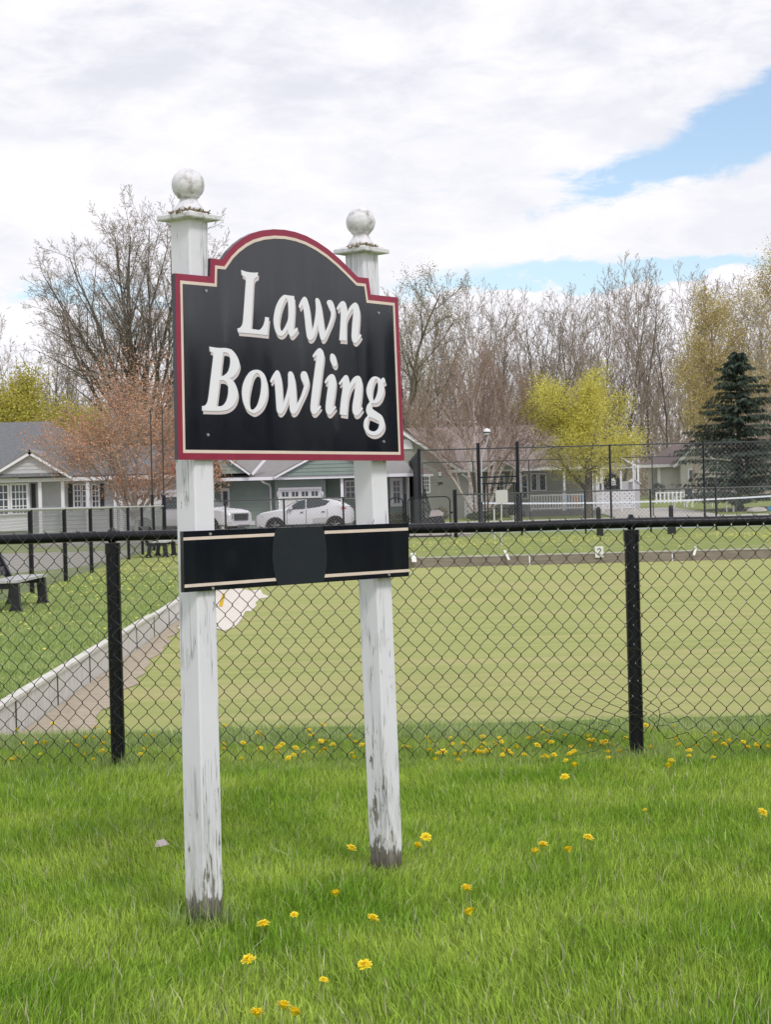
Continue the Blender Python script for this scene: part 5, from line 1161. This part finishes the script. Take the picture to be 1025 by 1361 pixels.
def far_wood():
    rnd = random.Random(9); segs = []
    S0 = [grow(300+i, 17, .17, 4, .2, (.45, .55, .6), (9, 5, 4), (.3, .5, .5), up=.08, wig=.08, rmin=.03, seg=(5, 3, 2, 2))[0] for i in range(5)]
    for k in range(320):
        px = -60+1160*k/320+rnd.uniform(-10, 10); Y = rnd.uniform(192, 270); p = at(px, 690, Y); g = Vector((p.x, Y, gz(0, Y)-.3)); s = rnd.uniform(.72, .98); a = rnd.uniform(0, 6.28); c, sn = math.cos(a)*s, math.sin(a)*s
        for l in S0[k % 5]:
            for (u, v, r, q) in l: segs.append((g+Vector((u.x*c-u.y*sn, u.x*sn+u.y*c, u.z*s)), g+Vector((v.x*c-v.y*sn, v.x*sn+v.y*c, v.z*s)), r, q))
    V, F_ = seg_mesh(segs, 3); tag(np_mesh('distant_wood', V, F_, X['bark_pale']), 'brownish mass of far bare woodland', 'woodland', kind='stuff')
    # understorey scrub
    rg = np.random.default_rng(3); n = 85000; px = rg.uniform(-60, 1100, n); Y = rg.uniform(165, 215, n); zz = np.abs(rg.normal(0, 5.5, n)); Pn = np.stack([(px-512)/2400*Y, Y, 1.0+zz], 1)
    tag(leaves('scrub', Pn, .55, X['twig'], rg, aspect=.16), 'brown undergrowth at the foot of the wood', 'undergrowth', kind='stuff')
far_wood()
# shrubs
def shrub(label, px, py_base, Y, w, h, m, seed, cone=False, n=900):
    x = at(px, py_base, Y).x; z = gz(0, Y); t = thing('shrub', label, 'shrub', (x, Y, z)); rg = np.random.default_rng(seed)
    MB().tube((x, Y, z), (x, Y, z+h*.6), .04, .02).build('stem', X['bark'], t)
    if cone:
        k = rg.uniform(0, 1, n)**1.4; a = rg.uniform(0, 6.28, n); r = (1-k)*w/2*rg.uniform(.6, 1, n)**.5; P = np.stack([r*np.cos(a), r*np.sin(a), .1+k*h], 1); leaves('foliage', P, .10, m, rg, t)
    else: leafball(t, (x, Y, z+h*.55), (w/2, w/2, h*.5), n, .10, m, seed)
shrub('conical dark evergreen shrub behind the gate', 565, 690, 100, 1.1, 1.9, X['needle'], 1, True, 1500)
shrub('rounded brown green shrub in front of the taupe wall', 586, 692, 104, .95, .85, X['shrub_brown'], 2)
shrub('low dark shrub beneath the porch window', 655, 690, 107, 1.5, .6, X['shrub'], 3)
shrub('low shrub left of the porch steps', 633, 690, 107.5, 1.2, .45, X['shrub'], 4)
shrub('small shrub at the corner of the tan building', 876, 665, 146, 1.2, 1.3, X['needle'], 6)
shrub('low shrub at the green house wall right of the post', 527, 695, 87, 1.3, .7, X['shrub_brown'], 7)

# ------------------------------------------------------------------ vehicles
def wheel(parent, x, y, r, side):
    w = MB(); w.lathe([(r*.62, -.10), (r*.95, -.11), (r, -.08), (r, .08), (r*.95, .11), (r*.62, .10)], (x, y, r), 24, 'y'); o = w.build('wheel', X['tyre'], parent, smooth=True)
    rm = MB(); yy = y+side*.085; rm.lathe([(r*.60, -.02), (r*.66, 0), (r*.60, .02)], (x, yy, r), 20, 'y')
    for i in range(5):
        a = 2*PI*i/5; rm.tube((x, yy+side*.02, r), (x+r*.6*math.cos(a), yy+side*.015, r+r*.6*math.sin(a)), .045, .03, 5)
    rm.build('rim', X['rim'], o, smooth=True)
def loft(stations, name, m, parent):
    vs = []; n = 12
    for (x, zb, zm, zt, zr, hw, hr) in stations:
        ring = [(hw*.80, zb), (hw*.97, zb+.08), (hw, zm), (hw*.95, zt), (hr, zr-.03*(zr-zt > .1)), (hr*.75, zr)]
        ring = ring+[(-a, b) for a, b in reversed(ring)]
        for a, b in ring: vs.append((x, a, b))
    fs = []
    for k in range(len(stations)-1):
        for i in range(n): fs.append((k*n+i, k*n+(i+1) % n, (k+1)*n+(i+1) % n, (k+1)*n+i))
    fs.append(tuple(range(n-1, -1, -1))); fs.append(tuple((len(stations)-1)*n+i for i in range(n)))
    o = MB().add(vs, fs); off = parent.location; o.v = [(a+off.x, b+off.y, c+off.z) for a, b, c in o.v]; return o.build(name, m, parent, smooth=True)
def vehicle_parts(t):
    off = t.location.copy()
    def B(mb, name, m, smooth=False): mb.v = [(a+off.x, b+off.y, c+off.z) for a, b, c in mb.v]; return mb.build(name, m, t, smooth=smooth)
    return B
def hatchback():
    Y = 80.0; c = at(407, 700, Y); t = thing('parked_car', 'white compact crossover parked side on before the green house', 'car', (c.x, Y, .165)); B = vehicle_parts(t)
    st = [(-2.20, .38, .55, .68, .70, .55, .50), (-2.12, .26, .55, .78, .82, .76, .66), (-1.9, .22, .6, .88, .93, .86, .74), (-1.4, .22, .65, .96, 1.02, .89, .76), (-1.0, .24, .65, 1.0, 1.08, .89, .74), (-.75, .24, .65, 1.01, 1.20, .88, .66), (-.35, .24, .65, 1.02, 1.42, .88, .60), (.1, .24, .65, 1.05, 1.53, .88, .60), (.7, .24, .65, 1.10, 1.55, .88, .60), (1.2, .26, .68, 1.16, 1.48, .89, .58), (1.6, .28, .70, 1.16, 1.36, .89, .56), (1.95, .32, .72, 1.10, 1.16, .86, .62), (2.10, .36, .70, .98, 1.02, .80, .66), (2.16, .42, .66, .86, .88, .70, .58)]
    loft(st, 'body', X['carwhite'], t)
    def side(pts, y0, nm, m, th=.012):
        # side glass follows the tumblehome
        def fy(u, v, d): k = (v-1.02)/(1.53-1.02); return (u, -(.868-.245*k)-.012-d, v)
        mb = MB(); mb.plate([pts], fy, 0, th); B(mb, nm, m)
    side([(-.78, 1.06), (-.30, 1.40), (.02, 1.47), (.02, 1.08)], 0, 'side_window', X['carglass']); side([(.08, 1.085), (.08, 1.48), (.62, 1.49), (1.10, 1.38), (.92, 1.20), (.55, 1.13)], 0, 'side_window', X['carglass'])
    ws = MB(); ws.add([(-1.02, -.66, 1.09), (-1.02, .66, 1.09), (-.32, .55, 1.44), (-.32, -.55, 1.44)], [(0, 1, 2, 3)]); B(ws, 'windscreen', X['carglass'])
    for wx in (-1.32, 1.32):
        a = MB(); n = 14; ro, ri = .43, .35; z = .34; pts = [(wx+ro*math.cos(PI*i/n), z-.04+ro*math.sin(PI*i/n)) for i in range(n+1)]+[(wx+ri*math.cos(PI*i/n), z-.04+ri*math.sin(PI*i/n)) for i in range(n, -1, -1)]
        a.plate([pts], lambda u, v, d: (u, -.885-d, v), -.06, .02); B(a, 'wheel_arch', X['trimblack'])
        a = MB(); n = 20; a.plate([[(wx+.36*math.cos(2*PI*i/n), .33+.36*math.sin(2*PI*i/n)) for i in range(n)]], lambda u, v, d: (u, -.88-d, v), -.02, .005); B(a, 'arch_well', X['trimblack'])
    for wx in (-1.32, 1.32):
        for s in (-1, 1):
            mb_p = t.location; r = .33; w = MB(); w.lathe([(r*.62, -.10), (r*.95, -.11), (r, -.08), (r, .08), (r*.95, .11), (r*.62, .10)], (wx+mb_p.x, s*.80+mb_p.y, r+mb_p.z), 24, 'y'); o = w.build('wheel', X['tyre'], t, smooth=True)
            rm = MB(); yy = s*.80+s*.115+mb_p.y
            for i in range(5):
                a = 2*PI*i/5+.3; rm.tube((wx+mb_p.x, yy, r+mb_p.z), (wx+mb_p.x+r*.62*math.cos(a), yy, r+mb_p.z+r*.62*math.sin(a)), .05, .035, 5)
            rm.build('rim', X['rim'], o)
    a = MB(); a.plate([[(-.95, .24), (.95, .24), (.95, .38), (-.95, .38)]], lambda u, v, d: (u, -.885-d, v), -.05, .012); B(a, 'sill', X['trimblack'])
    a = MB(); a.plate([[(.35, .62), (1.0, .66), (1.0, .44), (.35, .42)]], lambda u, v, d: (u, -.888-d, v), 0, .008); B(a, 'door_panel', X['railgrey'])
    sm_ = MB()
    for xs_ in (-.80, .05, .98): sm_.plate([[(xs_-.008, .40), (xs_+.008, .40), (xs_+.008, 1.02), (xs_-.008, 1.02)]], lambda u, v, d: (u, -.892+.03*max(0, (v-.65)/.4)-d, v), 0, .006)
    for xs_ in (-.12, .82): sm_.box(xs_-.09, xs_+.05, -.905, -.88, .90, .93)
    B(sm_, 'door_seam', X['trimblack'])['kind'] = 'stuff'
    a = MB(); a.add([(1.62, -.885, 1.0), (1.98, -.80, 1.0), (2.12, -.6, .96), (2.12, -.6, 1.06), (1.95, -.82, 1.12), (1.60, -.89, 1.08)], [(0, 1, 2, 3, 4, 5)]); B(a, 'tail_lamp', X['redlamp'])
    a = MB(); a.add([(-2.16, -.60, .70), (-1.88, -.87, .80), (-1.84, -.87, .72), (-2.16, -.62, .62)], [(0, 1, 2, 3)]); B(a, 'headlight', X['lamp'])
    a = MB(); a.box(-.72, -.55, -1.02, -.88, 1.06, 1.18); B(a, 'wing_mirror', X['carwhite'])
    a = MB(); a.add([(1.15, -.6, 1.50), (1.15, .6, 1.50), (1.62, .55, 1.44), (1.62, -.55, 1.44), (1.15, -.6, 1.47), (1.15, .6, 1.47), (1.62, .55, 1.40), (1.62, -.55, 1.40)], [(0,1,2,3),(7,6,5,4),(0,4,5,1),(1,5,6,2),(2,6,7,3),(3,7,4,0)]); B(a, 'spoiler', X['carwhite'])
    a = MB(); a.box(2.10, 2.20, -.72, .72, .30, .5); B(a, 'rear_bumper', X['trimblack'])
hatchback()
def pickup():
    Y = 77.0; c = at(252, 700, Y); t = thing('parked_truck', 'white pickup truck with dark grille parked behind the left sign post', 'truck', (c.x, Y, .165)); B = vehicle_parts(t)
    st = [(-2.7, .55, .8, 1.05, 1.06, .86, .80), (-2.65, .45, .8, 1.12, 1.14, .95, .86), (-1.0, .42, .8, 1.15, 1.17, .97, .88), (-.95, .42, .8, 1.18, 1.75, .97, .72), (-.6, .42, .8, 1.18, 1.84, .97, .72), (.5, .42, .8, 1.18, 1.84, .97, .72), (.85, .42, .8, 1.17, 1.6, .97, .74), (1.25, .42, .8, 1.15, 1.22, .97, .84), (2.1, .42, .8, 1.08, 1.14, .97, .84), (2.45, .42, .8, 1.0, 1.06, .95, .80), (2.58, .46, .8, .95, .98, .86, .74)]
    loft(st, 'body', X['carwhite'], t)
    g = MB(); g.add([(2.60, -.52, .66), (2.60, .52, .66), (2.58, .56, .94), (2.58, -.56, .94)], [(0, 1, 2, 3)]); g.v = [(a+.012, b, c_) for a, b, c_ in g.v]; B(g, 'grille', X['trimblack'])
    g = MB()
    for i in range(3): g.box(2.60, 2.63, -.54, .54, .69+.09*i, .715+.09*i)
    B(g, 'grille_bar', X['rim'])
    g = MB(); g.box(2.50, 2.72, -.90, .90, .44, .62); B(g, 'bumper', X['carwhite'])
    g = MB(); g.box(2.70, 2.735, -.45, .45, .36, .47); B(g, 'skid_plate', X['rim'])
    for s in (-1, 1):
        g = MB(); g.add([(2.585, s*.58, .74), (2.50, s*.90, .76), (2.42, s*.93, .94), (2.56, s*.60, .96)], [(0, 1, 2, 3)]); g.v = [(a+.03, b+s*.01, c_) for a, b, c_ in g.v]; B(g, 'headlight', X['shutter'])
        g = MB(); g.add([(2.60, s*.58, .72), (2.60, s*.64, .72), (2.60, s*.64, .97), (2.60, s*.58, .97)], [(0, 1, 2, 3)]); g.v = [(a+.012, b, c_) for a, b, c_ in g.v]; B(g, 'lamp_strip', X['lamp'])
        g = MB(); g.plate([[(-.85, 1.22), (-.75, 1.70), (.42, 1.72), (.95, 1.25)]], lambda u, v, d: (u, s*(.95-.23*(v-1.18)/.66+.01+d), v), 0, .01); B(g, 'side_window', X['carglass'])
        for wx in (-1.65, 1.65):
            n = 20; g = MB(); g.plate([[(wx+.46*math.cos(2*PI*i/n), .42+.46*math.sin(2*PI*i/n)) for i in range(n)]], lambda u, v, d: (u, s*(.965+d), v), 0, .01); B(g, 'arch_well', X['trimblack'])
            r = .40; w = MB(); w.lathe([(r*.6, -.13), (r*.95, -.14), (r, -.1), (r, .1), (r*.95, .14), (r*.6, .13)], (wx, s*.88, r), 24, 'y'); o = B(w, 'wheel', X['tyre'], True)
            rm = MB()
            for i in range(6): a = PI*i/3; rm.tube((wx, s*1.03, r), (wx+.24*math.cos(a), s*1.02, r+.24*math.sin(a)), .05, .035, 5)
            rm.v = [(a+t.location.x, b+t.location.y, c_+t.location.z) for a, b, c_ in rm.v]; rm.build('rim', X['rim'], o)
    g = MB(); g.add([(.72, -.68, 1.68), (.72, .68, 1.68), (1.24, .78, 1.24), (1.24, -.78, 1.24)], [(0, 1, 2, 3)]); g.v = [(a+.03, b, c_+.02) for a, b, c_ in g.v]; B(g, 'windscreen', X['carglass'])
    t.rotation_euler.z = math.radians(-28)
pickup()
def flag():
    Y = 75.5; a = at(231, 605, Y); b = at(238, 600, Y); t = thing('flag', 'red and white maple leaf flag hanging beside the left sign post', 'flag', (b.x+.12, Y, .15))
    MB().tube((b.x+.12, Y, .1), (b.x+.12, Y, 4.1), .03, .02, 6).build('pole', X['railgrey'], t)
    def cloth(u0, u1, m, nm):
        mb = MB(); n = 6; top = at(236, 611, Y).z; 
        for i in range(n):
            for j in range(5):
                def p(ii, jj):
                    f = (u0+(u1-u0)*ii/n); g = jj/5; return (b.x+.10-.40*f-.05*g, Y+.05*math.sin(f*9+g*3), top-.44*g-.18*f+.03*math.sin(f*12))
                mb.quad(p(i, j), p(i+1, j), p(i+1, j+1), p(i, j+1))
        mb.build(nm, m, t, smooth=True)
    cloth(0, .28, X['flagred'], 'red_band'); cloth(.28, .72, X['flagwhite'], 'white_band'); cloth(.72, 1.0, X['flagred'], 'red_band')
flag()

# ------------------------------------------------------------------ dandelions
def dandelion_mesh(seed):
    V = []; F_ = []; rnd = random.Random(seed); r = .0235
    for (n, rr, zz, tilt) in ((22, 1.0, 0, .12), (20, .85, .002, .38), (16, .66, .004, .62), (12, .45, .006, .9), (8, .28, .007, 1.2)):
        for i in range(n):
            a = 2*PI*(i+rnd.random()*.8)/n; w = .0030*rnd.uniform(.7, 1.2); L = r*rr*rnd.uniform(.75, 1.15); tl = tilt+rnd.uniform(-.15, .15); dx, dy = math.cos(a), math.sin(a); o = len(V); z1 = zz+L*math.sin(tl)
            V += [(-dy*w*.6, dx*w*.6, zz), (dx*L*math.cos(tl)-dy*w, dy*L*math.cos(tl)+dx*w, z1), (dx*L*math.cos(tl)+dy*w, dy*L*math.cos(tl)-dx*w, z1), (dy*w*.6, -dx*w*.6, zz)]; F_.append((o, o+1, o+2, o+3))
    o = len(V); n = 8
    for i in range(n): a = 2*PI*i/n; V.append((.0155*math.cos(a), .0155*math.sin(a), .003))
    V.append((0, 0, .0105)); V.append((0, 0, -.012))
    for i in range(n): F_.append((o+i, o+(i+1) % n, o+n)); F_.append((o+(i+1) % n, o+i, o+n+1))
    return V, F_
dmes = []
for k_ in range(4):
    dV, dF = dandelion_mesh(k_); dme = bpy.data.meshes.new('flower_head'); dme.from_pydata(dV, [], dF); dme.materials.append(X['yellow']); dmes.append(dme)
def dandelion(p, label, group, seed, s=1.0):
    rnd = random.Random(seed); t = thing('dandelion', label, 'dandelion', (p.x+rnd.uniform(-.01, .01), p.y, 0), group)
    f = bpy.data.objects.new('flower_head', dmes[seed % 4]); sc.collection.objects.link(f); f.parent = t; dx, dy = p.x-t.location.x, 0
    f.location = (dx, dy, p.z); f.rotation_euler = (rnd.uniform(-.1, .6), rnd.uniform(-.4, .4), rnd.uniform(0, 6)); f.scale = (s, s, s)
    mb = MB(); q = Vector((p.x, p.y, p.z)); b = Vector((t.location.x, t.location.y, 0)); m = (q+b)/2+Vector((rnd.uniform(-.01, .01), 0, 0)); mb.path([b, m, q-Vector((0, 0, .006))], .0022, 5); mb.build('stem', X['stem'], t)
near = [((467, 1128), 'dandelion left of the right post foot'), ((555, 1124), 'lower dandelion of the pair right of right post foot'), ((566, 1113), 'upper dandelion of the pair right of right post foot'), ((446, 1188), 'lone dandelion between the two posts in mid lawn'), ((350, 1229), 'dandelion nearest right of the left post foot'), ((391, 1216), 'small dandelion just above and right of the one by left post foot'), ((495, 1221), 'dandelion directly below the right post'), ((620, 1181), 'upper dandelion of a vertical pair right of the posts'), ((624, 1213), 'lower dandelion of a vertical pair right of the posts'), ((712, 1132), 'leftmost dandelion of the cluster of four at right'), ((722, 1123), 'second dandelion in the cluster of four at right'), ((756, 1130), 'third dandelion in the cluster of four at right'), ((782, 1114), 'tall stemmed dandelion at the right of the cluster of four'), ((330, 1276), 'dandelion in long grass below the left post'), ((485, 1283), 'dandelion in the lower middle of the lawn'), ((341, 1347), 'front left dandelion at the bottom edge of the lawn'), ((377, 1337), 'middle dandelion of three at the bottom edge'), ((391, 1346), 'right dandelion of three at the bottom edge'), ((430, 1303), 'faded dandelion above the three at bottom edge'), ((889, 1018), 'large dandelion right of the right fence post'), ((751, 1033), 'lone dandelion in the grass left of the right fence post'), ((764, 1017), 'dandelion just above the lone one left of right fence post'), ((858, 1077), 'small pale dandelion in the right lawn'), ((1014, 1080), 'pale dandelion at the right edge of the lawn')]
for i, (q, lab) in enumerate(near):
    z = .135 if q == (782, 1114) else .095; dandelion(G(*q, z), lab, 'dandelions in the near lawn', i, .62 if i in (5, 18, 22) else 1.0)
rnd = random.Random(6)
for (a, b, n) in ((0, 240, 26), (296, 482, 34), (536, 832, 68), (858, 1025, 22), (620, 760, 8)):
    for i in range(n):
        px = rnd.uniform(a, b); py = rnd.choice((rnd.uniform(962, 1002), rnd.uniform(975, 1012), rnd.uniform(985, 1005))); g = G(px, py, .06)
        zn = 'left of the left sign post' if b < 250 else ('between the two sign posts' if b < 500 else ('between the sign and the right fence post' if b < 840 else 'right of the right fence post')); dandelion(g, 'dandelion in long grass at the fence foot, '+zn, 'dandelions at the fence foot '+zn, 500+i+int(px), rnd.uniform(.5, 1.0))
def far_dandelions(name, label, spots, size):
    V = []; F_ = []
    for (x, y, z) in spots:
        o = len(V); s = size*rnd.uniform(.7, 1.4)
        for i in range(6): a = PI*i/3; V.append((x+s*math.cos(a), y+s*math.sin(a), z))
        V.append((x, y, z+s*.7)); F_ += [(o+i, o+(i+1) % 6, o+6) for i in range(6)]
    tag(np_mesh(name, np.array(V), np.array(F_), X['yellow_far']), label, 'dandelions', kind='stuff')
def patch(cx, cy, sx, sy, n): return [(rnd.gauss(cx, sx*1.2), rnd.gauss(cy, sy*1.2), .045) for _ in range(int(n*.55))]
sp = []
for (cx, cy, sx, sy, n) in ((-4.6, 22, 1.0, 1.5, 60), (-5.2, 30, 1.2, 3, 160), (-5.6, 35, 1.0, 3, 260), (-5.8, 41, .9, 3, 260), (-6.0, 46, .6, 3, 180), (-5.2, 52, 1.5, 4, 160), (-3.9, 17, .5, 2, 16)): sp += [p for p in patch(cx, cy, sx, sy, n) if p[0] < wallX(p[1])-.2]
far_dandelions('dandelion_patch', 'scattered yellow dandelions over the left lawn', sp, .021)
sp = []
for (cx, cy, sx, sy, n) in ((2.5, 58, 1.2, 3, 330), (5.6, 60, 1.0, 2, 200), (1.0, 52, 2.5, 3, 60), (10, 57, 2.5, 3, 140), (12.3, 58.5, .8, 2.5, 240), (8, 64, 4, 1.5, 200), (7, 50, 5, 2.0, 40)): sp += [p for p in patch(cx, cy, sx, sy, n) if 46.2 < p[1] < 73]
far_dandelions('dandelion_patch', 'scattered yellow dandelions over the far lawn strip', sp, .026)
# litter
p = G(214, 1124, .05); mb = MB(); mb.add([(p.x-.03, p.y, .045), (p.x+.0, p.y-.02, .05), (p.x+.035, p.y, .055), (p.x+.01, p.y+.02, .075), (p.x-.02, p.y+.015, .07)], [(0, 1, 2, 3, 4)]); tag(mb.build('dry_leaf', X['pink']), 'curled pale dry leaf in the grass left of the left post', 'leaf')

# ------------------------------------------------------------------ grass
def blades(name, label, n, ymin, ymax, xfun, h, w, m, seed, zfun=None, dens_pow=1.0, lean=.45, dens=None):
    rg = np.random.default_rng(seed); u = rg.uniform(0, 1, n); y = ymin+(ymax-ymin)*u**dens_pow; x0, x1 = xfun(y); x = x0+(x1-x0)*rg.uniform(0, 1, n)
    if dens is not None: k = rg.uniform(0, 1, n) < dens(x, y); x, y = x[k], y[k]; n = len(x)
    cl = .5+.5*np.sin(x*3.1+np.sin(y*2.3)*1.7)*np.sin(y*2.7+np.sin(x*1.9)*2); hh = h*rg.uniform(.55, 1.25, n)*(.8+.45*cl); a = rg.uniform(0, 2*PI, n); d = rg.normal(.0, lean, n)+.12*np.sin(x*1.7+y*2.1)
    la = rg.uniform(0, 2*PI, n); lx = np.cos(la)*np.abs(d)+.18*np.sin(x*2.2+1)*np.cos(y*1.7); ly = np.sin(la)*np.abs(d); z0 = np.zeros(n)-.01 if zfun is None else zfun(x, y)
    wx, wy = np.cos(a)*w*rg.uniform(.6, 1.3, n)*.5, np.sin(a)*w*.5
    B = np.stack([x, y, z0], 1); W = np.stack([wx, wy, np.zeros(n)], 1); D1 = np.stack([lx*hh*.35, ly*hh*.35, hh*.55], 1); D2 = np.stack([lx*hh, ly*hh, hh*(1-.25*np.minimum(1, lx**2+ly**2))], 1)
    V = np.stack([B-W, B+W, B+D1+W*.8, B+D1-W*.8, B+D2], 1).reshape(-1, 3)
    base_ = np.arange(n)[:, None]*5; me = bpy.data.meshes.new(name); nq = n
    loops = np.concatenate([base_+np.array([[0, 1, 2, 3]]), base_+np.array([[3, 2, 4]])], 1)   # 7 loops per blade
    me.vertices.add(len(V)); me.vertices.foreach_set('co', V.astype(np.float32).ravel()); me.loops.add(loops.size); me.loops.foreach_set('vertex_index', loops.astype(np.int32).ravel())
    me.polygons.add(2*n); st = np.stack([np.arange(n)*7, np.arange(n)*7+4], 1).ravel(); me.polygons.foreach_set('loop_start', st.astype(np.int32)); me.update(calc_edges=True); me.validate()
    o = finish(me, name, m, None, False, recalc=False); tag(o, label, 'grass', kind='stuff'); return o
fr = lambda y: (-.225*y-.15, .225*y+.15)
blades('grass', 'lush green blades of the near lawn', 290000, 4.6, 11.0, fr, .068, .0048, X['grass'], 1, dens_pow=.75)
blades('tall_grass', 'longer blue green grass along the fence line', 80000, 9.9, 11.85, fr, .062, .005, X['grass_long'], 2)
blades('dry_grass', 'thin straw coloured blades in the near lawn', 9000, 4.6, 11.9, fr, .085, .0035, X['straw'], 3)
blades('lawn_grass', 'short grass of the lawn left of the white edging', 60000, 12.0, 40, lambda y: (np.maximum(-.23*y-.3, -4.64-.053*y-3), -2.86-.0225*(y-13.4)-.08), .045, .010, X['grass_long'], 4, dens_pow=1.1)
def tufts():
    rg = np.random.default_rng(5); 
    for (P, r, n, lab, h) in ((P1, .12, 150, 'grass tuft growing round the left post foot', .13), (P2, .12, 120, 'grass tuft growing round the right post foot', .08), (FP_L, .12, 260, 'grass tuft round the left fence post', .12), (FP_R, .15, 260, 'grass tuft round the right fence post', .11)):
        blades('grass_tuft', lab, n, P.y-r, P.y+r*.4, lambda y, P=P, r=r: (P.x-r+0*y, P.x+r+0*y), h, .005, X['grass_long'], int(P.y*10))
tufts()
